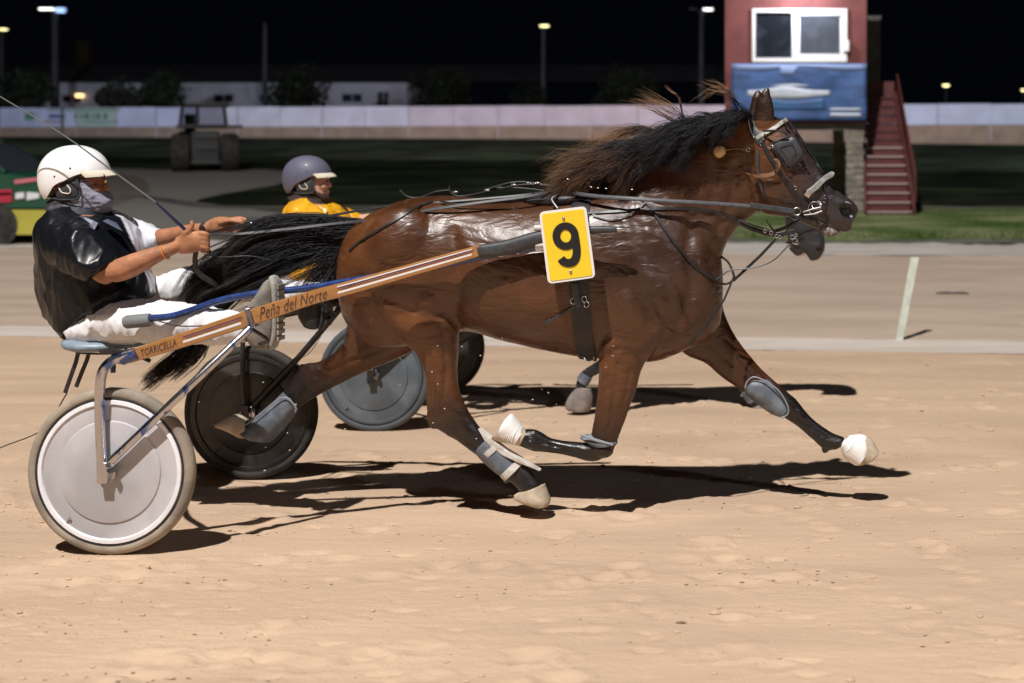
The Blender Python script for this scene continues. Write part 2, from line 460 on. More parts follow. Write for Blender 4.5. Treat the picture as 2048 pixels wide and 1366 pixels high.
def patch(name, mat, ppts, lift=.006, n=10):
    """irregular ground sheet from photo outline, draped on the ground"""
    pts = [ground_at(*p) for p in ppts]
    cs = catmull(pts + [pts[0]], 6)[:-1]
    c = sum(cs, Vector()) / len(cs); v = []; f = []
    v.append((c.x, c.y, gz(c.y) + lift + .03))
    m = len(cs)
    for k in range(1, n + 1):
        for i, p in enumerate(cs):
            q = c.lerp(p, k / n)
            jit = 1 + .05 * N_(Vector((q.x, q.y, 1.7))) * (k / n)
            q = c + (q - c) * jit
            v.append((q.x, q.y, gz(q.y) + (lift + .03 if k < n - 1 else (.02 if k == n - 1 else -.05))))
    for i in range(m): f.append((0, 1 + i, 1 + (i + 1) % m))
    for k in range(n - 1):
        for i in range(m):
            a = 1 + k * m + i; b = 1 + k * m + (i + 1) % m; f.append((a, a + m, b + m, b))
    me = bpy.data.meshes.new(name); me.from_pydata(v, [], f); o = link(name, me, mat); o['kind'] = 'structure'; return o
patch('infield_path', M['dirt_grey'], [(-900, 350), (-300, 330), (120, 330), (330, 336), (560, 336), (640, 352), (560, 372), (430, 398), (420, 430), (600, 445), (700, 462), (500, 478), (300, 476), (-300, 474), (-900, 462)], .05)
patch('dirt_mound', M['dirt_brown'], [(-700, 372), (-200, 356), (150, 345), (290, 352), (352, 380), (310, 415), (200, 440), (-100, 448), (-600, 440)], .13)
patch('grass_verge', M['verge'], [(1340, 474), (1330, 440), (1500, 425), (1800, 428), (2100, 424), (2600, 420), (2700, 470), (2300, 483), (1900, 478), (1600, 483)], .08)
# grass blades on the verge
mb = MB(); rnd = random.Random(3)
for i in range(9000):
    px = rnd.uniform(1330, 2200); py = rnd.uniform(426, 481) if px > 1500 else rnd.uniform(436, 476)
    g = ground_at(px, py) + Vector((0, 0, .05)); h = rnd.uniform(.04, .14); a = rnd.uniform(0, 3.14); ww = .012
    dx = Vector((cos(a) * ww, sin(a) * ww, 0)); t = Vector((rnd.uniform(-.04, .04), rnd.uniform(-.04, .04), h))
    b = len(mb.v); mb.v += [tuple(g - dx), tuple(g + dx), tuple(g + t)]; mb._f((b, b + 1, b + 2))
o = mb.build('grass', M['verge'], smooth=False); tag(o, 'short green grass lit at the edge of the far track', 'grass', kind='stuff')
# loose clods of sand on the near track
mb = MB(); rnd = random.Random(11)
for i in range(900):
    X = rnd.uniform(-5.4, 1.6); Y = 4.0 + 8.0 * rnd.random() ** 1.5
    r = rnd.uniform(.003, .010) * (1.6 if rnd.random() < .06 else 1)
    mb.ell((X, Y, gz(Y) + sandh(X, Y) + r * .3), r * rnd.uniform(1, 2), r, r * .7, n=6, m=4)
tag(mb.build('sand_clods', M['sand']), 'loose clods of sand scattered over the near track', 'clods', kind='stuff')
M['crumb'] = material('crumb', (.20, .12, .07), .95, spec=.1, var=.3, vscale=30)
mb = MB(); rnd = random.Random(19); cen = [(rnd.uniform(-3.6, .8), 4.0 + 5 * rnd.random() ** 1.4) for _ in range(46)]
for i in range(240):
    cx_, cy_ = rnd.choice(cen); X = cx_ + rnd.gauss(0, .14); Y = max(3.9, cy_ + rnd.gauss(0, .05)); r = rnd.uniform(.0015, .0045) * (1.8 if rnd.random() < .05 else 1)
    mb.ell((X, Y, gz(Y) + sandh(X, Y) + r * .3), r * rnd.uniform(1.2, 3), r, r * .6, n=6, m=4)
tag(mb.build('dark_crumbs', M['crumb']), 'small dark crumbs of damp sand scattered over the near track', 'crumbs', kind='stuff')
mb = MB(); rnd = random.Random(5)
for i in range(46):   # grit thrown up by the hooves and wheels
    px, py = rnd.choice([(560, 860), (700, 930), (1000, 800), (1180, 720), (620, 900), (900, 700)])
    p = P(px + rnd.gauss(0, 110), py + rnd.gauss(0, 60), rnd.uniform(-.9, -.4)); r = rnd.uniform(.0012, .0028)
    if p.z < .05: continue
    mb.ell(p, r * 1.8, r, r, n=5, m=3)
tag(mb.build('flying_grit', M['sand_pale']), 'specks of sand thrown up by hooves and wheels', 'grit', kind='stuff')

def stick_on_ground(name, label, cat, a, b, r, mat):
    A = ground_at(*a); B = ground_at(*b); mb = MB(); k = 6
    pts = [A.lerp(B, i / k) + Vector((0, 0, r * .6 + .004 * ((i * 7) % 3))) for i in range(k + 1)]
    mb.tube(pts, [r * .5] + [r] * (k - 1) + [r * .4], 8)
    return tag(mb.build(name, mat), label, cat)
stick_on_ground('clod', 'dark stick lying on the far lane right of the white post', 'stick', (1872, 588), (1938, 589), .018, M['dirt_brown'])

# white marker post beside the pale line
g = ground_at(1798, 681); top = Q(1830, 515, g.y + .02)
mb = MB(); ax = (top - g)
pdir = ax.normalized(); side = Vector((.040, 0, 0)); bk = Vector((0, .012, 0))
mb.prism([g + Vector((-.038, 0, -.02)), g + Vector((.038, 0, -.02)), top + Vector((.042, 0, 0)), top + Vector((-.042, 0, 0))], (0, .03, 0))
tag(mb.build('marker_post', M['paint_post'] if 'paint_post' in M else material('post_paint', (.55, .58, .50), .7, var=.1, vscale=8), smooth=False, bevel=.004), 'leaning white marker post standing on the pale line of the track', 'post')

# ------------------------------------------------------------------ barrier
def bar_pt(px, top):   # line of the barrier, world
    t = px / 2048; A = Q(0, 213, 93); B = Q(2048, 207, 78)
    p = A.lerp(B, 0); 
    # intersect pixel ray with plan line A-B
    u = (px - PX0) / F; d = B - A
    s_ = (u * A.y - A.x) / (d.x - u * d.y); p = A + d * s_
    p.z = EYE - (top - HZ) * p.y / F; return p
bdir = (bar_pt(2048, 207) - bar_pt(0, 213)); bdir.z = 0; bdir.normalize(); bn = Vector((-bdir.y, bdir.x, 0))
A0 = bar_pt(0, 213); A1 = bar_pt(2048, 207)
def barz(s_):   # heights along barrier (top, mid, bottom) at distance s_ from A0
    t = s_ / (A1 - A0).length
    top = 3.03 + (3.09 - 3.03) * t; mid = 1.70 + (1.88 - 1.70) * t; bot = 1.05 + (.92 - 1.05) * t
    return top, mid, bot
ad_cols = {'white_blue': (.56, .58, .74), 'white': (.62, .60, .68), 'pink': (.58, .50, .55), 'green_white': (.42, .52, .48), 'ochre': (.30, .24, .10), 'white_cool': (.52, .56, .72)}  # pinkish and most bluish tints are floodlight colour put into the paint
for k, c in ad_cols.items(): M['ad_' + k] = material('panel_' + k, c, .5, var=.08, vscale=.8)
M['block_brown'] = material('block_brown', (.34, .25, .18), .9, col2=(.26, .19, .145), vscale=1.2, bump=.5, bscale=6)
bar = thing('barrier_wall', 'long low wall with white boards above a brown base across the far side of the track', 'barrier', (A0.x, A0.y, .95))
L_ = (A1 - A0); L_.z = 0; Lt = L_.length; step = 3.1
lo_i, hi_i = -7, int(Lt / step) + 7
pxs = lambda s_: toPx(A0 + bdir * s_)[0]
for i in range(lo_i, hi_i):
    s0 = i * step; s1 = s0 + step; p0 = Vector((A0.x, A0.y, 0)) + bdir * (s0 + .02); p1 = Vector((A0.x, A0.y, 0)) + bdir * (s1 - .02)
    t0, m0, b0 = barz(s0); t1, m1, b1 = barz(s1); pm = pxs((s0 + s1) / 2)
    if pm < 20: c = 'ochre'
    elif pm < 130: c = 'white_cool'
    elif pm < 245: c = 'green_white'
    elif pm < 380: c = 'white_blue'
    elif pm < 840: c = 'white'
    elif pm < 1500: c = 'pink'
    else: c = 'white_cool'
    mb = MB(); dz = .012 * ((i * 5) % 3)
    mb.prism([p0 + Vector((0, 0, m0)), p1 + Vector((0, 0, m1)), p1 + Vector((0, 0, t1 - dz)), p0 + Vector((0, 0, t0 - dz))], bn * .06)
    mb.build('board', M['ad_' + c], bar, smooth=False)
    mb = MB(); q0 = p0 - bn * .05 - bdir * .015; q1 = p1 - bn * .05 + bdir * .015
    mb.prism([q0 + Vector((0, 0, b0 - .5)), q1 + Vector((0, 0, b1 - .5)), q1 + Vector((0, 0, m1 - .015)), q0 + Vector((0, 0, m0 - .015))], bn * .2)
    mb.build('base_block', M['block_brown'], bar, smooth=False)
    if i % 2 == 0:
        mb = MB(); c_ = p0 + Vector((0, 0, (t0 + b0) / 2)) - bn * .075
        mb.box(c_, bdir * .02, bn * .015, Vector((0, 0, (t0 - b0) / 2))); mb.build('post', M['ad_' + c], bar, smooth=False)
# printed marks on the advertising boards (illegible in the photograph)
def ad_mark(px0, px1, py0, py1, col, skew=0):
    mb = MB(); off = -bn * .012
    mb.prism([bar_pt(px0, py1) + off, bar_pt(px1, py1) + off, bar_pt(px1 + skew, py0) + off, bar_pt(px0 + skew, py0) + off], -bn * .006)
    return mb.build('print', col, bar, smooth=False)
gr = material('print_green', (.12, .26, .16), .5); bl = material('print_blue', (.08, .10, .28), .5); rd = material('print_red', (.38, .10, .14), .5)
ad_mark(50, 68, 226, 240, gr); ad_mark(98, 130, 229, 236, bl); ad_mark(90, 126, 242, 245, rd); ad_mark(95, 240, 218, 221, gr); ad_mark(170, 238, 243, 245, gr)
for a, b_ in ((148, 154), (160, 164), (168, 178), (184, 188), (192, 200), (206, 214)):
    ad_mark(a, b_, 226, 238, gr, 2)
mb = MB(); mb.box(bar_pt(127, 240) - bn * .1, bdir * .06, bn * .04, Vector((0, 0, .95))); mb.build('post', M['concrete'], bar, smooth=False)

# ------------------------------------------------------------------ far building, bushes, masts
M['far_wall'] = material('far_wall', (.5, .5, .56), .8, var=.1, vscale=.5)
M['far_roof'] = material('far_roof', (.022, .022, .024), .9, var=.2, vscale=.4)
M['far_glass'] = material('far_glass', (.02, .022, .03), .2)
Yb = 124
def zat(py, Y): return EYE - (py - HZ) * Y / F
bld = thing('long_building', 'long low white stable building with dark windows behind the far wall on the left', 'building', (Q(450, 165, Yb).x, Yb, 1.1))
x0 = Q(58, 0, Yb).x; x1 = Q(815, 0, Yb).x; zt = zat(165, Yb); zb = 1.1
wins = [(125, 163, 190, 205), (428, 468, 189, 204), (685, 725, 188, 204), (520, 545, 190, 204), (756, 778, 184, 215), (240, 280, 190, 204), (600, 640, 189, 204)]
wins_w = [(Q(a, 0, Yb).x, Q(b, 0, Yb).x, max(zb, zat(d, Yb)), zat(c, Yb)) for a, b, c, d in sorted(wins)]
mb = MB(); cx = x0
for (a, b, zl, zh) in wins_w:
    mb.box(((cx + a) / 2, Yb, (zb + zt) / 2), ((a - cx) / 2, 0, 0), (0, .15, 0), (0, 0, (zt - zb) / 2))
    mb.box(((a + b) / 2, Yb, (zh + zt) / 2), ((b - a) / 2, 0, 0), (0, .15, 0), (0, 0, (zt - zh) / 2))
    if zl > zb + .05: mb.box(((a + b) / 2, Yb, (zb + zl) / 2), ((b - a) / 2, 0, 0), (0, .15, 0), (0, 0, (zl - zb) / 2))
    cx = b
mb.box(((cx + x1) / 2, Yb, (zb + zt) / 2), ((x1 - cx) / 2, 0, 0), (0, .15, 0), (0, 0, (zt - zb) / 2))
for xx in (x0, x1): mb.box((xx, Yb + 4.2, (zb + zt) / 2), (.15, 0, 0), (0, 4.0, 0), (0, 0, (zt - zb) / 2))
mb.build('wall', M['far_wall'], bld, smooth=False)
for (a, b, zl, zh) in wins_w:
    wn_ = MB().box(((a + b) / 2, Yb + .05, (zl + zh) / 2), ((b - a) / 2, 0, 0), (0, .03, 0), (0, 0, (zh - zl) / 2)).build('window', M['far_glass'], bld, smooth=False)
    fm = MB(); fm.box(((a + b) / 2, Yb - .02, (zl + zh) / 2), (.04, 0, 0), (0, .02, 0), (0, 0, (zh - zl) / 2)); fm.build('frame', M['far_wall'], wn_, smooth=False)
mb = MB(); zr = zat(130, Yb + 8)
mb.prism([Vector((x0 - 14, Yb - .5, zt + .02)), Vector((x0 - 14, Yb + 8.5, zt + .02)), Vector((x0 - 14, Yb + 7, zr))], (x1 + 44 - x0, 0, 0)); mb.build('roof', M['far_roof'], bld, smooth=False)
M['lamp_warm'] = material('lamp_warm', (1, .8, .5), emit=(1, .62, .25), estr=3)
M['lamp_white'] = material('lamp_white', (1, 1, 1), emit=(1, .96, .9), estr=4)
M['lamp_blue'] = material('lamp_blue', (.6, .8, 1), emit=(.4, .6, 1), estr=2.5)
M['lamp_yellow'] = material('lamp_yellow', (1, .9, .6), emit=(1, .88, .42), estr=3.5)
M['mast'] = material('mast', (.055, .055, .06), .6, var=.2, vscale=1)
def wall_lamp(px, py, Y, w_, mat, label):
    t = thing('wall_lamp', label, 'lamp', Q(px, py, Y)); c = Q(px, py, Y)
    MB().box(c, (w_, 0, 0), (0, .06, 0), (0, 0, w_ * .42)).build('lens', mat, t, bevel=.02)
    MB().box(c + Vector((0, .1, w_ * .5)), (w_ * 1.1, 0, 0), (0, .12, 0), (0, 0, w_ * .12)).build('hood', M['mast'], t, smooth=False)
wall_lamp(159, 191, Yb - .35, .36, M['lamp_warm'], 'small orange wall lamp on the white stable building at far left')
# lit block tower behind
M['ochre_wall'] = material('ochre_wall', (.05, .036, .015), .9, var=.2, vscale=.3)
yt = 160; a = Q(149, 0, yt).x; b = Q(184, 0, yt).x
wt = thing('water_tower', 'dim ochre block tower rising behind the stable roof', 'tower', ((a + b) / 2, yt, 1.1))
MB().tube([(.5 * (a + b), yt, 1.1), (.5 * (a + b), yt, zat(84, yt))], (b - a) / 2, 20).build('wall', M['ochre_wall'], wt)
MB().tube([(.5 * (a + b), yt, zat(84, yt)), (.5 * (a + b), yt, zat(79, yt))], [(b - a) / 2 * 1.06, (b - a) / 2 * .9], 20).build('roof', M['far_roof'], wt)
M['leaf'] = material('leaf', (.032, .045, .024), .8, spec=.2, var=.5, vscale=1.4)
M['leaf_grey'] = material('leaf_grey', (.045, .05, .036), .8, spec=.2, var=.5, vscale=1.4)
M['leaf_dark'] = material('leaf_dark', (.02, .026, .013), .8, spec=.2, var=.5, vscale=1.4)
M['bark'] = material('bark', (.06, .045, .03), .9, bump=.5, bscale=12)
def bush(pl, pr, pt, Y, mat, label, seed, n=2600, base=1.1):
    rnd = random.Random(seed); a = Q(pl, 0, Y).x; b = Q(pr, 0, Y).x; zt_ = zat(pt, Y); cx = (a + b) / 2; rx = (b - a) / 2; h = zt_ - base
    t = thing('round_tree', label, 'tree', (cx, Y, base), 'round trees behind the far wall')
    tr = MB(); tr.tube([(cx, Y, base - .1), (cx + .1, Y, base + h * .3), (cx - .05, Y, base + h * .6)], [.22, .16, .08], 8)
    lobes = []
    for k in range(9):
        an = rnd.uniform(0, 2 * pi); q = rnd.uniform(.15, .62)
        lobes.append((Vector((cx + cos(an) * rx * q, Y + sin(an) * rx * q, base + h * rnd.uniform(.3, .78))), rx * rnd.uniform(.34, .52)))
        tr.tube([(cx, Y, base + h * .25), lobes[-1][0]], [.07, .03], 6)
    lobes.append((Vector((cx, Y, base + h * .62)), min(rx * .8, h * .38)))
    tr.build('trunk', M['bark'], t)
    cr = MB()
    for i in range(n):
        c, r = rnd.choice(lobes); v = Vector((rnd.gauss(0, 1), rnd.gauss(0, 1), rnd.gauss(0, 1))).normalized() * r * rnd.uniform(.75, 1.08)
        p = c + v; 
        if p.z < base + .1: p.z = base + rnd.uniform(.1, .6)
        sz = rnd.uniform(.08, .22); u = Vector((rnd.gauss(0, 1), rnd.gauss(0, 1), rnd.gauss(0, 1))).normalized() * sz; q = u.orthogonal().normalized() * sz * .6
        bb = len(cr.v); cr.v += [tuple(p - u), tuple(p + q), tuple(p + u), tuple(p - q)]; cr._f((bb, bb + 1, bb + 2, bb + 3))
    cr.build('crown', mat, t, smooth=False)
bush(-20, 108, 136, 108, M['leaf'], 'dark green round tree at the left edge behind the far wall', 1)
bush(192, 292, 150, 110, M['leaf_grey'], 'greyish round tree, left one of the touching pair behind the far wall', 2)
bush(276, 384, 138, 112, M['leaf'], 'taller tree right of the greyish one behind the tractor', 3)
bush(500, 672, 134, 108, M['leaf_dark'], 'broad dark tree in front of the white building above the grey helmet', 4)
bush(812, 960, 138, 112, M['leaf_dark'], 'very dark tree at the right end of the white building', 5)
bush(1165, 1325, 130, 106, M['leaf_dark'], 'dim round tree behind the wall right of the middle lamp mast', 6)
bush(742, 776, 185, 100, M['leaf_dark'], 'small dark bush before the white building right of its window', 7, 500)
bush(1010, 1110, 165, 112, M['leaf_dark'], 'low dark tree behind the foot of the middle lamp mast', 8, 1500)

def mast(px, pt, Y, r, heads, label, base=1.1):
    x = Q(px, 0, Y).x; zt_ = zat(pt, Y)
    t = thing('lamp_mast', label, 'lamp post', (x, Y, base), 'floodlight masts beyond the track')
    MB().tube([(x, Y, base - .2), (x, Y, zt_)], [r, r * .6], 10).build('pole', M['mast'], t)
    for (dx, dy, wpx, mt) in heads:
        c = Q(px + dx, pt + dy, Y); ww = wpx * Y / F / 2
        arm = MB(); arm.tube([(x, Y, zt_ - .1), c + Vector((0, .05, .06))], .05, 6); arm.build('arm', M['mast'], t)
        h = MB(); h.box(c + Vector((0, .12, .10)), (ww * 1.05, 0, 0), (0, .25, 0), (0, 0, .07)); hd = h.build('lamp_head', M['mast'], t, smooth=False)
        if mt: MB().box(c, (ww, 0, 0), (0, .2, 0), (0, 0, .055)).build('lens', mt, hd, smooth=False)
mast(110, 22, 118, .42, [(-17, -4, 26, M['lamp_white']), (11, -4, 17, M['lamp_blue']), (11, 1, 15, M['lamp_blue'])], 'tall mast with a white and two bluish lamps at upper left')
mast(3, 60, 125, .3, [(4, -1, 12, M['lamp_yellow'])], 'lamp mast cut by the left edge of the picture')
mast(530, 46, 120, .30, [], 'unlit grey mast behind the white building')
mast(1087, 55, 118, .26, [(2, -3, 16, M['lamp_yellow'])], 'mast with one yellow lamp near the middle')
mast(1403, 22, 118, .30, [(13, -3, 18, M['lamp_white']), (-18, -2, 12, None)], 'mast with a white lamp left of the red tower')
def far_light(px, py, Y, w_, mt, label):
    x = Q(px, 0, Y).x; z = zat(py, Y); t = thing('street_lamp', label, 'lamp', (x, Y, 1.1))
    MB().tube([(x, Y + .1, 1.0), (x, Y + .1, z + .1)], .07, 8).build('pole', M['mast'], t)
    hd = MB().box((x, Y, z + .12), (w_ * 1.1, 0, 0), (0, .15, 0), (0, 0, .05)).build('lamp_head', M['mast'], t, smooth=False)
    MB().ell((x, Y, z), w_ * .8, .2, .11).build('lens', mt, hd)
far_light(1892, 171, 130, .42, M['lamp_yellow'], 'glowing orange lamp right of the red tower')
far_light(2046, 180, 130, .2, M['lamp_yellow'], 'tiny lamp at the right edge of the picture')

# ------------------------------------------------------------------ tower
Yt = 27.0; T = lambda px, py, dy=0: Q(px, py, Yt + dy)
tw = thing('judges_tower', 'red judges tower on stone pillars with a white sliding window', 'building', (T(1592, 437).x, Yt, 0))
m_red = M['red_wall']
def slab(mb, pxa, pya, pxb, pyb, y0, th):
    a = Q(pxa, pyb, y0); b = Q(pxb, pya, y0)
    mb.box(((a.x + b.x) / 2, y0 + th / 2, (a.z + b.z) / 2), ((b.x - a.x) / 2, 0, 0), (0, th / 2, 0), (0, 0, (b.z - a.z) / 2)); return mb
WX0, WX1, WY0, WY1 = 1505, 1694, 18, 124
mb = MB(); slab(mb, 1450, -60, WX0, 246, Yt, .2); slab(mb, WX1, -60, 1733, 246, Yt, .2); slab(mb, WX0, -60, WX1, WY0, Yt, .2); slab(mb, WX0, WY1, WX1, 246, Yt, .2)
lx = T(1450, 0).x; rx = T(1733, 0).x; z0 = T(0, 246).z; z1 = T(0, -60).z
for xx in (lx + .1, rx - .1): mb.box((xx, Yt + 1.5, (z0 + z1) / 2), (.1, 0, 0), (0, 1.3, 0), (0, 0, (z1 - z0) / 2))
mb.box(((lx + rx) / 2, Yt + 2.9, (z0 + z1) / 2), ((rx - lx) / 2, 0, 0), (0, .1, 0), (0, 0, (z1 - z0) / 2))
mb.build('wall', m_red, tw, smooth=False)
MB().box(((lx + rx) / 2, Yt + 1.4, z1 + .08), ((rx - lx) / 2 + .25, 0, 0), (0, 1.8, 0), (0, 0, .08)).build('roof', M['concrete'], tw, smooth=False)
MB().box(((lx + rx) / 2, Yt + 1.5, z0 - .07), ((rx - lx) / 2 - .02, 0, 0), (0, 1.38, 0), (0, 0, .07)).build('floor_slab', M['concrete'], tw, smooth=False)
for (a, b, c, d, dy) in ((1692, 246, 1729, 440, .1), (1664, 246, 1692, 438, 2.2), (1470, 246, 1500, 438, .3)):
    pm = MB(); A = T(a, b); B = T(c, d); n = 14
    zlo = gz(Yt) - .05; zhi = z0 - .14; cx_ = (A.x + B.x) / 2; hw = (B.x - A.x) / 2
    rn = random.Random(int(a))
    pil = None
    for k in range(n):
        za = zlo + (zhi - zlo) * k / n; zb_ = zlo + (zhi - zlo) * (k + 1) / n; j = rn.uniform(-.02, .02)
        st = MB().box((cx_ + j, Yt + dy + hw, (za + zb_) / 2), (hw - abs(j), 0, 0), (0, hw * rn.uniform(.9, 1), 0), (0, 0, (zb_ - za) / 2 - .006))
        if pil is None:
            core = MB().box((cx_, Yt + dy + hw, (zlo + zhi) / 2), (hw - .035, 0, 0), (0, hw * .86, 0), (0, 0, (zhi - zlo) / 2)); pil = core.build('pillar', M['concrete'], tw, smooth=False)
        st.build('stone', M['stone'], pil, smooth=False, bevel=.012)
# window
wf = MB(); fr_ = .07
ax_, bx_ = T(WX0, 0).x, T(WX1, 0).x; az, bz = T(0, WY1).z, T(0, WY0).z; mx = T(1590, 0).x
for (c, h) in ((((ax_ + bx_) / 2, az + .04), ((bx_ - ax_) / 2, .04)), (((ax_ + bx_) / 2, bz - .035), ((bx_ - ax_) / 2, .035)), ((ax_ + .03, (az + bz) / 2), (.03, (bz - az) / 2 - .08)), ((bx_ - .05, (az + bz) / 2), (.05, (bz - az) / 2 - .08)), ((mx, (az + bz) / 2), (.06, (bz - az) / 2 - .08))):
    wf.box((c[0], Yt - .02, c[1]), (h[0], 0, 0), (0, .05, 0), (0, 0, h[1]))
win = wf.build('window', M['window_white'], tw, smooth=False)
sash = MB()
sx0, sx1 = mx + .06, bx_ - .1
for (c, h) in ((((sx0 + sx1) / 2, az + .12), ((sx1 - sx0) / 2, .04)), (((sx0 + sx1) / 2, bz - .1), ((sx1 - sx0) / 2, .03)), ((sx0 + .02, (az + bz) / 2), (.02, (bz - az) / 2 - .17)), ((sx1 - .02, (az + bz) / 2), (.02, (bz - az) / 2 - .17))):
    sash.box((c[0], Yt - .035, c[1]), (h[0], 0, 0), (0, .02, 0), (0, 0, h[1]))
sash.build('sash', M['window_white'], win, smooth=False)
MB().box(((ax_ + mx) / 2, Yt + .03, (az + bz) / 2), ((mx - ax_) / 2 - .06, 0, 0), (0, .004, 0), (0, 0, (bz - az) / 2 - .08)).build('pane', M['pane'], win, smooth=False)
M['pane_light'] = material('pane_light', (.10, .11, .135), .12, spec=.9, var=.35, vscale=1.2)
MB().box(((sx0 + sx1) / 2, Yt - .03, (az + bz) / 2), ((sx1 - sx0) / 2 - .03, 0, 0), (0, .004, 0), (0, 0, (bz - az) / 2 - .12)).build('pane', M['pane_light'], win, smooth=False)
MB().box((T(1574, 0).x, Yt + .12, T(0, 100).z), (.05, 0, 0), (0, .03, 0), (0, 0, .18)).build('equipment_box', M['concrete'], tw, smooth=False)
MB().box((T(1692, 0).x, Yt - .1, T(0, 92).z), (.06, 0, 0), (0, .04, 0), (0, 0, .11)).build('switch_box', M['window_white'], tw, smooth=False)
# lamp above the window
tl = thing('tower_lamp', 'floodlight fixed above the white window of the red tower', 'lamp', T(1598, -30, -.5)); c = T(1598, -30, -.5)
MB().box(c, (.16, 0, 0), (0, .08, 0), (0, 0, .06)).build('lens', M['lamp_white'], tl, smooth=False)
MB().box(c + Vector((0, .1, .11)), (.18, 0, 0), (0, .2, 0), (0, 0, .04)).build('hood', M['mast'], tl, smooth=False)
l = bpy.data.lights.new('tower_lamp_light', 'POINT'); l.energy = 130; l.color = (.85, .9, 1); l.shadow_soft_size = .08
lo = bpy.data.objects.new('tower_lamp_light', l); COL.objects.link(lo); lo.location = c + Vector((0, -.25, -.12))
# banner
M['banner_blue'] = material('banner_blue', (.028, .07, .19), .55, col2=(.045, .10, .25), vscale=1.6, stretch=(1, 1, 2.5), var=.2, bump=.2, bscale=3)
M['banner_white'] = material('banner_white', (.45, .48, .54), .55, var=.1, vscale=3)
M['banner_navy'] = material('banner_navy', (.02, .05, .17), .55, col2=(.03, .13, .26), vscale=2)
M['banner_pale'] = material('banner_pale', (.20, .27, .48), .55)
bn_t = thing('banner', 'blue banner with a white yacht picture hung below the tower window', 'banner', T(1598, 185, -.1))
mb = MB(); nx, ny = 30, 14; A = T(1463, 127, -.06); B = T(1733, 241, -.06)
rows = []
def bsurf(px, py, lift=0):
    p = T(px, py, -.10)
    return p + Vector((0, -.018 * sin(px * .045 + py * .02) - .012 * N_(Vector((px * .02, py * .03, 0))) - lift, 0))
def sheet(name, pf, mat, parent, lift, nx=24, ny=8):
    v = []; f = []
    for j in range(ny + 1):
        for i in range(nx + 1):
            px, py = pf(i / nx, j / ny); v.append(tuple(bsurf(px, py, lift)))
    for j in range(ny):
        for i in range(nx):
            a = j * (nx + 1) + i; f.append((a, a + 1, a + nx + 2, a + nx + 1))
    me = bpy.data.meshes.new(name); me.from_pydata(v, [], f); o = link(name, me, mat, parent)
    s = o.modifiers.new('solid', 'SOLIDIFY'); s.thickness = .004; s.offset = -1; return o
sheet('cloth', lambda u, v: (1463 + 270 * u, 127 + 114 * v), M['banner_blue'], bn_t, 0, 40, 16)
sheet('print', lambda u, v: (1560 + 36 * u * (1 - .3 * v), 133 + 16 * v), M['banner_pale'], bn_t, .006, 8, 3)
sheet('print', lambda u, v: (1463 + 270 * u, 128 + (10 + 4 * sin(u * 9)) * v), M['banner_pale'], bn_t, .005, 20, 2)
def hull(u, v):
    top = 181 - 9 * math.exp(-((u - .45) / .22) ** 2); bot = 190 + 8 * sin(pi * u ** .8)
    return 1495 + 165 * u, top + (bot - top) * v
sheet('print', hull, M['banner_white'], bn_t, .008, 30, 3)
sheet('print', lambda u, v: (1540 + 80 * u, 168 + 3 * (1 - sin(pi * u)) + (5 * sin(pi * u)) * v), M['banner_white'], bn_t, .008, 14, 2)
sheet('print', lambda u, v: (1530 + 120 * u, 196 + 6 * sin(pi * u) * (1 - v) + 24 * v), M['banner_navy'], bn_t, .006, 20, 4)
sheet('print', lambda u, v: (1660 + 62 * u, 216 + 5 * v), M['banner_white'], bn_t, .007, 10, 1)
sheet('print', lambda u, v: (1660 + 62 * u, 226 + 7 * v), M['banner_white'], bn_t, .007, 10, 1)
# stairs
stt = thing('red_stairs', 'steep red metal stairs climbing beside the stone pillar', 'stairs', (T(1775, 437).x, Yt - .6, 0))
ns = 14
for i in range(ns):
    z = gz(Yt) + .175 * (i + 1); Y = Yt - .7 + .2 * i
    pl = 1729 if i > 8 else 1733; pr = 1824 - i * 2.6
    a = Q(pl, 0, Y).x; b = Q(pr, 0, Y).x
    st = MB().box(((a + b) / 2, Y + .12, z - .02), ((b - a) / 2, 0, 0), (0, .13, 0), (0, 0, .02)).build('tread', M['red_steel'], stt, smooth=False)
    MB().box(((a + b) / 2, Y - .013, z - .018), ((b - a) / 2 - .005, 0, 0), (0, .008, 0), (0, 0, .016)).build('nosing', M['tread_edge'] if i < 8 else M['red_steel'], st, smooth=False)
    MB().box(((a + b) / 2, Y + .03, z - .11), ((b - a) / 2 - .01, 0, 0), (0, .008, 0), (0, 0, .066)).build('riser', M['red_steel'], stt, smooth=False)
for sd in (0, 1):
    mb = MB()
    a0 = Q(1733 if not sd else 1826, 0, Yt - .7).x; a1 = Q(1729 if not sd else 1788, 0, Yt + 2.0).x
    z0_, z1_ = gz(Yt), gz(Yt) + .175 * ns
    mb.prism([Vector((a0, Yt - .85, z0_)), Vector((a0, Yt - .55, z0_)), Vector((a1, Yt + 2.2, z1_)), Vector((a1, Yt + 1.9, z1_ + .12)), Vector((a0, Yt - .85, z0_ + .22))], (.04 if sd else -.04, 0, 0))
    mb.build('stringer', M['red_steel'], stt, smooth=False)
mb = MB()
hr = [Q(1826, 0, Yt - .7).x + .03, Q(1790, 0, Yt + 1.9).x + .03]
mb.prism([Vector((hr[0], Yt - .7, .35)), Vector((hr[1], Yt + 1.9, 2.45)), Vector((hr[1], Yt + 1.9, 2.95)), Vector((hr[0], Yt - .7, .95))], (.03, 0, 0)); mb.build('side_panel', M['red_steel'], stt, smooth=False)
slab(MB(), 1730, 163, 1788, 214, Yt + 2.3, .05).build('landing_panel', M['red_steel'], stt, smooth=False)
mb = MB(); A = Q(1748, 38, 31.5); r_ = 12.5 * 31.5 / F
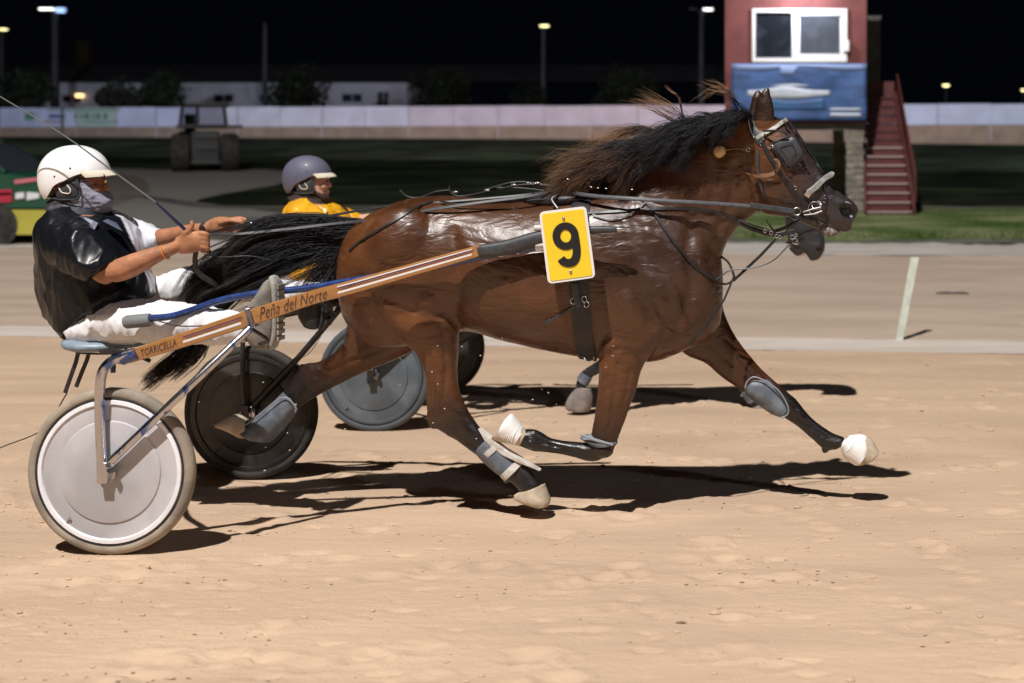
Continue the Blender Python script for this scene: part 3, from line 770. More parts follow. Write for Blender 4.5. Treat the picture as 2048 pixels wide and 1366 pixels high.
mb.box((A.x, A.y, (A.z + 0) / 2), (r_, 0, 0), (0, r_, 0), (0, 0, A.z / 2)); mb.box((A.x, A.y, A.z + .03), (r_ * 1.15, 0, 0), (0, r_ * 1.1, 0), (0, 0, .03))
tag(mb.build('concrete_pillar', M['concrete'], smooth=False, bevel=.01), 'tall grey concrete pillar standing behind the top of the red stairs', 'pillar')

# ------------------------------------------------------------------ tractor
Yk = 51.0; K = lambda px, py, dy=0: Q(px, py, Yk) + Vector((0, dy, 0))
M['tractor'] = material('tractor', (.022, .022, .022), .5, var=.3, vscale=2)
M['tractor_light'] = material('tractor_light', (.05, .05, .05), .5)
M['tractor_glass'] = material('tractor_glass', (.5, .5, .52), .02, spec=.2, trans=1)
tk = thing('tractor', 'dark tractor with a glazed cab parked before the far wall', 'tractor', (K(411, 345).x, Yk, 0))
def wheel_mesh(c, ax, R, wd, mat, parent, hubmat, name='wheel', hubr=.5, lug=True, rimname='rim'):
    ax = Vector(ax).normalized(); mb = MB(); prof = [(-.5, .62), (-.5, .90), (-.34, 1.0), (.34, 1.0), (.5, .90), (.5, .62)]
    up = Vector((0, 0, 1)); s = ax.cross(up).normalized(); rings = []
    for k in range(36):
        a = 2 * pi * k / 36; dr = s * cos(a) + up * sin(a); rr = R * (1 - (.03 if (lug and k % 2) else 0))
        rings.append([Vector(c) + ax * (p * wd) + dr * (q * (rr if q > .95 else R)) for p, q in prof])
    n = len(prof); base = len(mb.v)
    for r in rings: mb.v.extend(map(tuple, r))
    for i in range(36):
        for k in range(n):
            a = base + i * n + k; b = base + i * n + (k + 1) % n; c2 = base + ((i + 1) % 36) * n + k; d2 = base + ((i + 1) % 36) * n + (k + 1) % n
            mb._f((a, b, d2, c2))
    wo_ = mb.build(name, mat, parent)
    rm = MB(); rm.tube([Vector(c) - ax * wd * .3, Vector(c) + ax * wd * .3], R * .63, 24); rm.tube([Vector(c) - ax * wd * .36, Vector(c) + ax * wd * .36], R * .2, 12)
    rm.build(rimname, hubmat, wo_); return wo_
wheel_mesh(K(366, 306) + Vector((0, .2, 0)), (1, 0, 0), .75, .62, M['tyre_dark'], tk, M['tractor'])
wheel_mesh(K(455, 306) + Vector((0, .2, 0)), (1, 0, 0), .75, .62, M['tyre_dark'], tk, M['tractor'])
for px in (378, 443): wheel_mesh(K(px, 320, 2.4), (1, 0, 0), .45, .3, M['tyre_dark'], tk, M['tractor'])
slab(MB(), 384, 262, 437, 325, Yk, 1.2).build('body', M['tractor'], tk, smooth=False, bevel=.05)
slab(MB(), 392, 262, 428, 312, Yk + 1.25, 2.0).build('bonnet', M['tractor'], tk, smooth=False, bevel=.08)
for (a, b, c, d) in ((392, 268, 430, 276), (392, 292, 428, 298), (376, 322, 440, 327)): slab(MB(), a, b, c, d, Yk - .1, .08).build('rear_bar', M['tractor_light'], tk, smooth=False)
for (x_, s_) in ((350, 1), (436, 1)): slab(MB(), x_, 250, x_ + 36, 256, Yk - .3, 1.3).build('fender', M['tractor'], tk, smooth=False, bevel=.03)
cab = slab(MB(), 366, 205, 450, 214, Yk - .2, 1.7).build('cab_roof', M['tractor'], tk, smooth=False, bevel=.06)
for (ta, ba) in ((369, 364), (396, 396), (445, 450)):
    for dy_ in (0, 1.4): MB().tube([K(ta, 213, dy_), K(ba, 256, dy_)], .06, 6).build('cab_post', M['tractor'], tk)
MB().tube([K(364, 253), K(450, 253)], .09, 6).build('cab_rail', M['tractor'], tk)
slab(MB(), 368, 215, 446, 250, Yk + .02, .02).build('rear_window', M['tractor_glass'], tk, smooth=False)
slab(MB(), 385, 228, 405, 262, Yk + .5, .5).build('seat', M['tractor'], tk, smooth=False, bevel=.05)

def turn_about(o, pivot, ang):
    v = Vector(o.location) - Vector(pivot); R = Matrix.Rotation(ang, 3, 'Z'); o.location = Vector(pivot) + R @ v; o.rotation_euler.z = ang
turn_about(tk, (K(411, 345).x, Yk, 0), .44)

# ------------------------------------------------------------------ car (front end reaching into the picture from the left)
Yc = 22.0; C_ = lambda px, py, dy=0: Q(px, py, Yc) + Vector((0, dy, 0))
M['car_green'] = material('car_green', (.010, .07, .04), .3, coat=.4, spec=.5, var=.1, vscale=1)
M['car_yellow'] = material('car_yellow', (.42, .38, .06), .35, coat=.4, var=.08, vscale=2)
M['car_glass'] = material('car_glass', (.03, .035, .045), .05, spec=.9)
M['car_white'] = material('car_white', (.7, .72, .75), .4); M['car_pink'] = material('car_pink', (.55, .16, .2), .4); M['car_red'] = material('car_red', (.4, .03, .06), .3)
car = thing('rally_car', 'green and yellow car with stickers parked at the left edge of the picture', 'car', (C_(-160, 490).x, Yc + .8, gz(Yc)))
Wd = 1.62
def car_loft(prof_pts, y0, y1, inset, mat, name):
    poly = [C_(a, b, y0) for a, b in prof_pts]; mb = MB(); c = sum(poly, Vector()) / len(poly)
    rings = []
    for (yy, sc) in ((y0, 1 - inset), (y0 + .10, 1 - inset * .25), (y0 + .25, 1), (y1 - .25, 1), (y1 - .10, 1 - inset * .25), (y1, 1 - inset)):
        rings.append([Vector((c.x + (p.x - c.x) * (1 - (1 - sc) * .4), Yc + yy, c.z + (p.z - c.z) * sc)) for p in poly])
    mb.ring_strip(rings); return mb.build(name, mat, car)
car_loft([(-438, 470), (-440, 400), (-425, 345), (-300, 343), (-60, 343), (0, 344), (50, 350), (86, 362), (104, 384), (107, 425), (106, 418), (-438, 418)], 0, Wd, .06, M['car_green'], 'body')
car_loft([(-436, 419), (107, 419), (107, 450), (96, 470), (-430, 472)], -.006, Wd + .006, .03, M['car_yellow'], 'lower_body')
car_loft([(-415, 345), (-385, 292), (-340, 280), (-130, 278), (-70, 296), (0, 340), (10, 345)], .12, Wd - .12, .12, M['car_glass'], 'cabin_glass')
MB().prism([C_(-372, 285, .2), C_(-340, 277, .2), C_(-128, 275, .2), (C_(-95, 284, .2))], (0, Wd - .4, 0)).build('roof', M['car_green'], car, smooth=False, bevel=.03)
mb = MB()
for (a, b, c, d) in ((-66, 296, 8, 345), (-250, 280, -250, 343), (-395, 292, -420, 345)): mb.tube([C_(a, b, .14), C_(c, d, .03)], .035, 6)
mb.build('window_pillar', M['car_green'], car)
for (pts, m_) in (([(30, 360), (80, 354), (82, 361), (32, 368)], 'car_pink'), ([(-8, 380), (25, 378), (26, 404), (-8, 406)], 'car_red'), ([(-6, 386), (24, 385), (24, 390), (-6, 391)], 'car_white'), ([(33, 386), (50, 384), (50, 396), (33, 398)], 'car_white'), ([(56, 384), (80, 386), (80, 396), (55, 400)], 'car_white')):
    MB().prism([C_(a, b, -.03) for a, b in pts], (0, .034, 0)).build('sticker', M[m_], car, smooth=False)
MB().ell(C_(98, 388, .25), .07, .14, .07).build('headlight', M['car_white'], car); MB().ell(C_(98, 388, Wd - .25), .07, .14, .07).build('headlight', M['car_white'], car)
for px in (-8, -338):
    for yy in (.08, Wd - .08):
        wheel_mesh(C_(px, 451, yy), (0, 1, 0), .305, .2, M['tyre_dark'], car, M['concrete'], lug=False)
    MB().tube([C_(px, 451, -.012), C_(px, 451, .02)], .36, 28).build('wheel_arch', M['tyre_dark'], car)

# ------------------------------------------------------------------ horses
BROWN = np.array((.056, .0185, .0062)); BROWN2 = np.array((.142, .052, .0165)); DARK = np.array((.012, .009, .009)); MUZ = np.array((.035, .028, .030)); UMB = np.array((.036, .018, .013))

def hoof(mf, poly, d, w, mat, parent, name='hoof'):
    """hoof as loft: list of (ax,ay,bx,by,w)"""
    mb = MB(); mb.loft([(*p[:4], p[4], d) for p in poly], n=20, sub=3, pw=.85, mapf=mf)
    return mb.build(name, mat, parent)

def leg_curve(st): return st
H1 = {
 'trunk': [(688, 500, 687, 560, .07, 0), (703, 462, 696, 615, .16, 0), (722, 443, 711, 655, .215, 0), (764, 414, 752, 690, .262, 0), (820, 397, 825, 690, .28, 0), (880, 391, 890, 668, .27, 0),
           (940, 394, 945, 662, .27, 0), (1000, 399, 1002, 677, .285, 0), (1060, 403, 1062, 692, .295, 0), (1120, 398, 1130, 706, .285, 0), (1180, 390, 1190, 716, .255, 0),
           (1240, 378, 1250, 722, .235, 0), (1300, 372, 1315, 722, .225, 0), (1368, 405, 1372, 700, .195, 0), (1420, 460, 1418, 680, .15, 0), (1442, 520, 1440, 650, .08, 0)],
 'neck': [(1130, 398, 1330, 690, .19, 0), (1215, 372, 1395, 640, .175, 0), (1280, 335, 1436, 565, .145, 0), (1340, 288, 1446, 505, .115, 0), (1395, 256, 1470, 462, .092, 0), (1445, 238, 1505, 432, .08, 0), (1495, 228, 1525, 412, .072, 0)],
 'head': [(1492, 232, 1500, 400, .06, 0), (1528, 226, 1522, 424, .085, 0), (1556, 236, 1548, 432, .098, 0), (1588, 262, 1574, 434, .098, 0), (1616, 300, 1598, 432, .088, 0), (1642, 342, 1622, 434, .070, 0), (1664, 372, 1642, 440, .058, 0),
          (1686, 388, 1657, 450, .055, 0), (1706, 402, 1670, 462, .056, 0), (1718, 420, 1688, 464, .045, 0)],
 'jaw': [(1570, 420, 1590, 440, .05, 0), (1610, 422, 1622, 452, .042, 0), (1640, 434, 1648, 466, .038, 0), (1664, 440, 1668, 474, .03, 0)],
 'hn': [(700, 590, 890, 520, .10, -.13), (735, 640, 905, 590, .115, -.14), (790, 672, 917, 640, .10, -.15), (832, 705, 917, 695, .078, -.15), (850, 745, 914, 745, .060, -.15), (853, 785, 920, 785, .052, -.15), (855, 822, 934, 815, .045, -.15),
        (868, 852, 955, 848, .040, -.15), (912, 880, 978, 872, .033, -.15), (955, 912, 995, 893, .029, -.15), (985, 932, 1022, 912, .031, -.15), (1008, 952, 1050, 930, .036, -.15), (1030, 972, 1070, 952, .035, -.15), (1040, 985, 1085, 970, .038, -.15)],
 'hf': [(720, 560, 880, 600, .10, .12), (700, 620, 870, 670, .115, .13), (692, 665, 830, 700, .10, .14), (680, 696, 770, 728, .075, .15), (640, 722, 712, 752, .055, .15), (610, 727, 662, 778, .048, .15), (592, 748, 622, 800, .040, .15),
        (568, 780, 598, 815, .032, .15), (540, 806, 570, 842, .029, .15), (512, 830, 540, 864, .031, .15), (492, 840, 515, 878, .036, .15), (478, 835, 496, 874, .034, .15)],
 'fn': [(1180, 520, 1370, 570, .085, -.13), (1192, 620, 1350, 650, .09, -.14), (1196, 690, 1305, 705, .075, -.15), (1198, 732, 1284, 738, .062, -.15), (1195, 780, 1272, 782, .050, -.15), (1190, 825, 1255, 828, .043, -.15), (1184, 862, 1240, 868, .040, -.15),
        (1178, 884, 1226, 900, .040, -.15), (1158, 884, 1190, 923, .040, -.15), (1128, 881, 1136, 911, .030, -.15), (1100, 875, 1096, 905, .028, -.15), (1080, 863, 1068, 903, .033, -.15), (1060, 858, 1048, 896, .036, -.15), (1040, 860, 1028, 888, .036, -.15)],
 'ff': [(1310, 600, 1438, 540, .085, .12), (1335, 668, 1448, 620, .09, .13), (1370, 708, 1466, 664, .075, .14), (1410, 726, 1486, 694, .062, .15), (1442, 754, 1514, 728, .052, .15), (1476, 776, 1538, 752, .045, .15), (1512, 800, 1568, 778, .043, .15),
        (1552, 826, 1592, 798, .035, .15), (1588, 848, 1616, 828, .028, .15), (1622, 876, 1644, 852, .029, .15), (1648, 898, 1670, 868, .034, .15), (1672, 900, 1690, 874, .033, .15)],
}
def muscles(mb, mf):
    def e(px, py, d, rx, ry, rz, rot=0):
        a = radians(rot); X = TV * cos(a) + Vector((0, 0, -1)) * sin(a); Z = TV * sin(a) + Vector((0, 0, 1)) * cos(a)
        mb.ell(mf(px, py, d * 1.07), rx * 1.05, ry * 1.07, rz * 1.05, (X, NV, Z), 18, 12)
    for s in (-1, 1):
        e(1318, 575, .165 * s, .095, .075, .24, -28)       # shoulder blade muscles
        e(1250, 615, .160 * s, .14, .085, .20, -20)        # triceps
        e(1370, 600, .115 * s, .10, .07, .15, -10)         # breast
        e(1240, 690, .16 * s, .085, .065, .09, 0)
        e(800, 500, .185 * s, .17, .10, .20, 20)           # haunch
        e(740, 560, .16 * s, .10, .08, .20, 10)            # buttock
        e(862, 585, .165 * s, .11, .10, .15, 15)           # thigh
        e(885, 640, .165 * s, .065, .055, .085, 0)            # stifle
        e(1040, 560, .20 * s, .26, .09, .20, 0)            # ribs
        e(1548, 368, .055 * s, .085, .045, .10, -35)       # cheek
        e(1583, 298, .078 * s, .045, .026, .026, 40)       # brow
        e(1640, 362, .036 * s, .10, .022, .028, 52)       # facial crest
        e(1696, 418, .040 * s, .034, .020, .036, 40)      # nostril rim
    e(1690, 452, 0, .035, .045, .03, 10)
    def b_(px, py, d, rx, ry, rz, rot=0): e(px, py, d, rx, ry, rz, rot)
    b_(864, 838, -.15, .022, .024, .050, -12); b_(905, 858, -.15, .045, .040, .036, 30)      # near hock
    b_(1022, 948, -.15, .034, .036, .034, 0); b_(1012, 958, -.15, .018, .020, .022, 0)       # near hind fetlock
    b_(608, 738, .15, .030, .026, .024, 30); b_(604, 770, .15, .040, .044, .044, 0)          # far hock
    b_(497, 862, .15, .034, .036, .034, 0)
    b_(1208, 898, -.15, .046, .044, .040, 20); b_(1186, 915, -.15, .022, .034, .016, 0)      # knee
    b_(1064, 884, -.15, .034, .036, .034, 0); b_(1068, 866, -.15, .020, .020, .016, 0)
    b_(1536, 788, .15, .05, .048, .045, 40); b_(1658, 886, .15, .036, .037, .034, 0); b_(1650, 900, .15, .018, .02, .018, 0)
    for q in range(5): e(1212 + q * 2, 742 + q * 22, -.178 + .003 * q, .022, .026, .05, 6)      # forearm muscle
    for q in range(5): e(888 - q * 2, 672 + q * 22, -.172 + .004 * q, .024, .030, .055, 0)      # gaskin

def build_horse(name, label, mf, S, voxel, mats, second=False, extra=None):
    mb = MB()
    for k in ('trunk', 'neck', 'head', 'jaw'):
        if k in S: mb.loft(S[k], n=36, sub=4, pw=.94 if k == 'trunk' else 1, mapf=S.get('map_' + k, mf))
    for k in ('hn', 'hf', 'fn', 'ff'):
        mb.loft(S[k], n=22, sub=4, mapf=S.get('map_legs', mf))
    if not second: muscles(mb, mf)
    # ears
    for ear in S['ears']:
        mb.loft(ear, n=14, sub=4, mapf=S.get('map_head', mf))
    if extra: extra(mb)
    me = remesh(mb, 'horse_body', voxel, 7, .5)
    return me

root_h = thing('racehorse', 'bay trotting horse in full stride wearing number 9, pulling the nearest sulky', 'horse', P(1060, 1085, 0))
H1['ears'] = [[(1506, 250, 1550, 252, .028, -.045), (1507, 225, 1550, 230, .026, -.048), (1513, 200, 1547, 208, .020, -.05), (1524, 182, 1542, 190, .012, -.05), (1535, 171, 1539, 174, .004, -.05)],
              [(1494, 246, 1530, 250, .026, .05), (1498, 220, 1528, 222, .022, .052), (1503, 195, 1526, 195, .016, .055), (1511, 180, 1524, 182, .007, .055)]]
me = build_horse('racehorse', '', P, H1, .0085, None)
# groove relief and coat colours
A_ = coords(me)
def dens(px, py, cx, cy, rx, ry): return max(0, 1 - ((px - cx) / rx) ** 2 - ((py - cy) / ry) ** 2)
GRV = [
 ([(935, 888), (1000, 926)], 3.2, .006), ([(1160, 906), (1085, 886)], 3.2, .006), ([(1592, 832), (1655, 878)], 3.2, .005), ([(590, 790), (520, 846)], 3.2, .005),
 ([(1236, 728), (1228, 800), (1216, 862)], 4.5, .006), ([(1262, 735), (1246, 820)], 3.5, .004), ([(886, 655), (893, 740), (884, 822)], 5, .006), ([(860, 700), (862, 812)], 4, .006),
 ([(1420, 690), (1475, 738), (1525, 780)], 4.5, .005), ([(1450, 676), (1510, 732), (1545, 768)], 3.5, .004), ([(780, 692), (690, 728), (632, 756)], 4.5, .006), ([(820, 700), (700, 750), (660, 778)], 4, .004), # muscle grooves: polyline px, radius px, depth m
 ([(1385, 430), (1375, 500), (1385, 570), (1370, 630), (1330, 680)], 13, .012),
 ([(1270, 440), (1290, 510), (1330, 570), (1345, 620)], 14, .009),
 ([(1235, 450), (1262, 520), (1300, 600), (1310, 650)], 13, .004),
 ([(1196, 560), (1190, 620), (1196, 680)], 16, .006),
 ([(1200, 716), (1240, 700), (1285, 722)], 9, .008),
 ([(720, 560), (760, 640), (800, 680)], 12, .010),
 ([(905, 470), (915, 540), (912, 600), (905, 640)], 16, .012),
 ([(760, 590), (830, 620), (880, 625)], 10, .007),
 ([(1440, 290), (1435, 360), (1415, 430)], 12, .008),
 ([(1500, 300), (1503, 360), (1515, 410)], 8, .010),
 ([(1470, 330), (1462, 400), (1440, 450), (1420, 520)], 10, .010),
 ([(1560, 330), (1600, 380), (1640, 410)], 6, .004),
]
VEINS = [([(1555, 330), (1572, 365), (1600, 392), (1612, 410)], 2.6, .004), ([(1600, 330), (1622, 360), (1650, 385)], 2.2, .004), ([(1010, 560), (1060, 640), (1120, 672), (1180, 668)], 3, .004),
         ([(1290, 460), (1330, 480), (1345, 530), (1380, 560)], 3, .004), ([(1330, 400), (1345, 440), (1380, 470)], 2.6, .003), ([(860, 700), (880, 740), (874, 800)], 2.6, .004), ([(1230, 740), (1236, 800), (1215, 850)], 2.6, .003),
         ([(1395, 310), (1400, 330), (1395, 350)], 2.2, .003), ([(1370, 330), (1376, 350), (1368, 372), (1378, 390)], 2.2, .003), ([(1630, 760), (1560, 700)], 2, .0)]
def segd(p, poly):
    best = 1e9
    for (ax, ay), (bx, by) in zip(poly, poly[1:]):
        dx, dy = bx - ax, by - ay; t = ((p[:, 0] - ax) * dx + (p[:, 1] - ay) * dy) / (dx * dx + dy * dy); t = np.clip(t, 0, 1)
        q = np.hypot(p[:, 0] - ax - t * dx, p[:, 1] - ay - t * dy); best = np.minimum(best, q)
    return best
PX = np.stack([PX0 + A_[:, 0] / A_[:, 1] * F, HZ + (EYE - A_[:, 2]) / A_[:, 1] * F], 1)
Nn = np.empty(len(me.vertices) * 3); me.vertices.foreach_get('normal', Nn); Nn = Nn.reshape(-1, 3)
lat = (A_ @ np.array(NV)) - (BASE1)     # ~ lateral distance
faceside = np.clip(-(Nn @ np.array(NV)) * 1.6, 0, 1)
dz = np.zeros(len(A_))
for poly, r, dep in GRV: dz -= dep * 1.25 * np.exp(-(segd(PX, poly) / r) ** 2)
for poly, r, dep in VEINS: dz += dep * .8 * np.exp(-(segd(PX, poly) / r) ** 2)
nosq = ((PX[:, 0] - 1696) * .8 + (PX[:, 1] - 421) * .6) ** 2 / 18.5 ** 2 + (-(PX[:, 0] - 1696) * .6 + (PX[:, 1] - 421) * .8) ** 2 / 14.0 ** 2
nos = np.clip(1.15 - nosq, 0, 1) * (faceside > .15)
A_ = A_ + Nn * (dz * faceside)[:, None] - Nn * (np.minimum(1, nos * 2) * .028)[:, None]
for i in range(len(A_)):
    p = Vector(A_[i]); 
    A_[i] += Nn[i] * (.0022 * noise.noise(p * 9) + .0011 * noise.noise(p * 26))
set_coords(me, A_)
def legdark(S, mf, keys, start):
    """3-D nearest station darkness"""
    pts = []; wts = []
    for k in keys:
        st = S[k]; n = len(st)
        for i, s_ in enumerate(st):
            c = (mf(s_[0], s_[1], s_[5]) + mf(s_[2], s_[3], s_[5])) / 2
            pts.append(c); wts.append(start[k][i] if i < len(start[k]) else 1)
        
    return pts, wts
def dark_field(A, pts, wts, soft=.06):
    num = np.zeros(len(A)); den = np.zeros(len(A)) + 1e-12
    for c, w_ in zip(pts, wts):
        q = np.exp(-((A - np.array(c)) ** 2).sum(1) / soft ** 2); num += q * w_; den += q
    return num / den
ST = {'hn': [0, 0, 0, 0, 0, .2, .6, .8, .95, 1], 'hf': [0, 0, 0, 0, .2, .75, .95, 1], 'fn': [0, 0, 0, 0, .05, .25, .5, .85, .95, 1], 'ff': [0, 0, 0, 0, 0, .2, .6, .95, 1]}
pts, wts = legdark(H1, P, ('hn', 'hf', 'fn', 'ff'), ST)
for a in (H1['trunk'] + H1['neck']): pts.append((P(a[0], a[1]) + P(a[2], a[3])) / 2); wts.append(0)
for a in H1['head']: pts.append((P(a[0], a[1]) + P(a[2], a[3])) / 2); wts.append(0)
dk = np.clip(dark_field(A_, pts, wts, .045) * 1.05, 0, 1)
sp = np.array([noise.noise(Vector(p) * 2.2) for p in A_]); sp2 = np.array([noise.noise(Vector(p) * 7 + Vector((4, 2, 1))) for p in A_])
mixb = np.clip(.5 + sp * .8 + .3 * sp2, 0, 1)[:, None]
col = BROWN * (1 - mixb) + BROWN2 * mixb
# rump and belly lighter and redder, neck and shoulder darker umber
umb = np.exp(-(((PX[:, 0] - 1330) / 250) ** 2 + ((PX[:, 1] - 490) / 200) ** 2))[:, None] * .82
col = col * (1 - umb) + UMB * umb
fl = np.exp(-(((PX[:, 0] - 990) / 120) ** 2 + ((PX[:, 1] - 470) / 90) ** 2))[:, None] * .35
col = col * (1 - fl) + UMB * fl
md = np.clip((PX[:, 0] * .62 + PX[:, 1] * .78 - 1222) / 90, 0, 1) * (PX[:, 1] < 480) * (PX[:, 0] > 1560)
col = col * (1 - md[:, None]) + MUZ * md[:, None]
fh = np.clip(((PX[:, 0] - 1560) * .82 - (PX[:, 1] - 300) * .55 - 2) / 30, 0, 1) * (PX[:, 0] > 1560) * (PX[:, 1] < 470)
col = col * (1 - .8 * fh[:, None]) + MUZ * .8 * fh[:, None]
col = col * (1 - np.clip(nos * 4, 0, .97))[:, None]
er = (PX[:, 1] < 240) & (PX[:, 0] > 1495); col[er] = col[er] * .22
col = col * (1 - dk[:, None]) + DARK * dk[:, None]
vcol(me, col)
body1 = link('body', me, M['coat'], root_h)
BVH1 = bvhtree.BVHTree.FromPolygons([Vector(a) for a in A_], [tuple(p.vertices) for p in me.polygons])
CAMP = Vector((0, 0, EYE))
def S1(px, py, off=.003, dflt=0.0):
    """point on the horse's surface seen at the photo position, lifted along the normal"""
    dr = (Q(px, py, 1.0) - CAMP).normalized(); hit, nr, idx, dist = BVH1.ray_cast(CAMP, dr)
    if hit is None:
        p = P(px, py, dflt); return p, -NV
    if nr.dot(dr) > 0: nr = -nr
    return hit + nr * off, nr
def strap(mb, ppts, width, off=.003, th=.004, n=5, dflt=-.08):
    cs = catmull([Vector((a, b, 0)) for a, b in ppts], n)
    pp = [S1(c.x, c.y, off, dflt) for c in cs]
    pts = [p for p, _ in pp]; nr = [q for _, q in pp]
    pts = [pts[0]] + [(pts[i - 1] + pts[i] * 2 + pts[i + 1]) / 4 for i in range(1, len(pts) - 1)] + [pts[-1]]
    mb.ribbon(pts, nr, width, th)
    return pts
# nostril, lips, eye
material('nostril_dark', (.003, .002, .002), .8)
material('muzzle_skin', (.07, .06, .065), .45, spec=.5)
mb = MB(); mb.loft([(1640, 440, 1646, 470, .02, -.015), (1660, 450, 1662, 474, .022, -.015), (1676, 458, 1674, 470, .014, -.015)], n=12, sub=3)
mb.build('lower_lip', material('lip_foam', (.12, .095, .09), .4, col2=(.42, .38, .36), vscale=60, mixlo=.5, mixhi=.7), root_h)
MB().ell(P(1588, 292, -.088), .020, .010, .017).build('eye', material('eye_dark', (.01, .006, .005), .05, spec=.9), root_h)
# hooves and boots
hoof(P, [(1028, 990, 1090, 968, .045), (1030, 998, 1096, 985, .052), (1046, 1005, 1101, 1000, .054), (1070, 1012, 1098, 1010, .045)], -.15, .05, M['hoof_pale'], root_h)
hoof(P, [(492, 838, 500, 876, .040), (474, 828, 482, 876, .046), (455, 834, 466, 866, .048), (434, 846, 440, 854, .040)], .15, .05, M['hoof_pale'], root_h)
hoof(P, [(1056, 862, 1040, 890, .04), (1040, 850, 1026, 888, .045), (1024, 836, 1006, 884, .05), (1010, 842, 988, 880, .05), (1000, 856, 984, 876, .046)], -.15, .05, M['hoof_pale'], root_h)
hoof(P, [(1684, 893, 1698, 872, .042), (1690, 915, 1728, 872, .05), (1712, 930, 1745, 880, .054), (1728, 928, 1758, 902, .05)], .15, .05, M['hoof_pale'], root_h)
def boot(mf, st, d, mat, parent, name, grow=.006, pwr=1.0, sub=4):
    mb = MB(); mb.loft([(*s_[:4], s_[4] + grow, d) for s_ in st], n=24, sub=sub, pw=pwr, mapf=mf); return mb.build(name, mat, parent)
def tapes(mf, a, b, w_, d, k, parent, r=.0035):
    """wound tape rings between pixel edge pairs a and b"""
    mb = MB()
    for i in range(k):
        t = (i + .5) / k; e0 = [a[j] * (1 - t) + b[j] * t for j in range(4)]
        p0 = mf(e0[0], e0[1], d); p1 = mf(e0[2], e0[3], d); c = (p0 + p1) / 2; e = (p0 - p1) / 2 * 1.02
        mb.tube([c + e * cos(2 * pi * q / 20) + NV * w_ * 1.02 * sin(2 * pi * q / 20) for q in range(21)], r, 6, cap=False)
    return mb.build('tape_winding', M['tape_white'], parent)
b = boot(P, [(1681, 893, 1698, 872, .046), (1688, 915, 1724, 869, .052), (1706, 928, 1740, 880, .055), (1713, 930, 1738, 898, .055)], .15, M['tape_white'], root_h, 'hoof_boot')
tapes(P, (1686, 905, 1712, 870), (1712, 930, 1740, 888), .060, .15, 8, b)
b = boot(P, [(1050, 860, 1030, 890, .044), (1036, 842, 1024, 886, .05), (1023, 828, 1006, 880, .055), (1012, 836, 996, 876, .055)], -.15, M['tape_white'], root_h, 'hoof_boot')
tapes(P, (1042, 850, 1026, 888), (1012, 838, 996, 876), .058, -.15, 8, b)
b = boot(P, [(1488, 778, 1512, 754, .050), (1492, 790, 1536, 756, .056), (1512, 806, 1556, 776, .054), (1540, 826, 1574, 800, .046), (1560, 834, 1578, 814, .038)], .15, M['boot_grey'], root_h, 'knee_boot', .008)
mb = MB(); mb.tube([P(x, y, .085) for x, y in ((1490, 776), (1494, 764), (1506, 754), (1522, 758), (1540, 768), (1556, 780), (1570, 800), (1577, 818), (1574, 830), (1562, 836))], .004, 6, sub=3); mb.build('piping', M['boot_edge'], b)
b = boot(P, [(568, 782, 598, 812, .040), (548, 802, 584, 838, .044), (520, 826, 560, 866, .046), (496, 848, 540, 884, .046), (480, 858, 510, 882, .040)], .15, M['boot_grey'], root_h, 'tendon_boot', .008)
mb = MB(); mb.tube([P(x, y, .09) for x, y in ((492, 850), (520, 828), (546, 806), (566, 795), (580, 800), (592, 816), (590, 824))], .0035, 6, sub=3); mb.build('piping', M['boot_edge'], b)
b = boot(P, [(950, 905, 985, 872, .040), (965, 922, 1000, 890, .040), (990, 944, 1022, 912, .040), (1012, 958, 1040, 930, .042)], -.15, M['boot_grey'], root_h, 'tendon_boot', .006)
boot(P, [(962, 912, 996, 882, .042), (970, 920, 1004, 890, .042)], -.15, M['white_bandage'], b, 'tape_band', .007)
boot(P, [(1000, 952, 1036, 918, .044), (1010, 962, 1046, 926, .044)], -.15, M['white_bandage'], b, 'tape_band', .008)
mb = MB(); mb.prism([P(x, y, -.19) for x, y in ((955, 858), (975, 872), (1010, 900), (1040, 918), (1080, 943), (1040, 928), (1005, 912), (972, 888))], NV * .05); mb.build('shin_flap', M['white_bandage'], b, bevel=.004)
b = boot(P, [(1160, 876, 1190, 868, .02), (1166, 880, 1232, 882, .050), (1182, 890, 1234, 888, .052)], -.15, M['boot_grey'], root_h, 'knee_strap', .006, sub=3)
MB().tube([P(1160, 869, -.2), P(1190, 880, -.21), P(1226, 890, -.2)], [.003, .008, .006], 8, sub=3).build('strap_end', M['boot_edge'], b)

# ------------------------------------------------------------------ hair
def hair(name, strands, mat, parent, k=9, sides=3, kind=None):
    """strands: (control points, root radius, root colour, tip colour, colour switch)"""
    vs = []; fs = []; cs = []; base = 0
    for pts, r0, c0, c1, sw in strands:
        cp = catmull(pts, max(2, (k - 1) // (len(pts) - 1)))
        m = len(cp); c0 = np.array(c0); c1 = np.array(c1)
        for i, p in enumerate(cp):
            t = i / (m - 1); tg = (cp[min(i + 1, m - 1)] - cp[max(i - 1, 0)]).normalized()
            a = tg.orthogonal().normalized(); b_ = tg.cross(a); r = r0 * (1 - t ** 2.2) + .00015
            mixc = min(1, max(0, (t - sw) / .35)); cc = c0 * (1 - mixc) + c1 * mixc
            for q in range(sides):
                an = 2 * pi * q / sides; vs.append(tuple(p + (a * cos(an) + b_ * sin(an)) * r)); cs.append(cc)
        for i in range(m - 1):
            for q in range(sides):
                A = base + i * sides + q; B = base + i * sides + (q + 1) % sides; fs.append((A, B, B + sides, A + sides))
        base += m * sides
    me = bpy.data.meshes.new(name); me.from_pydata(vs, [], fs); vcol(me, np.array(cs)); o = link(name, me, mat, parent)
    if kind: o['kind'] = kind
    return o
BLK = (.012, .012, .015); BRN = (.24, .12, .06); LBR = (.34, .20, .12)
rnd = random.Random(21)
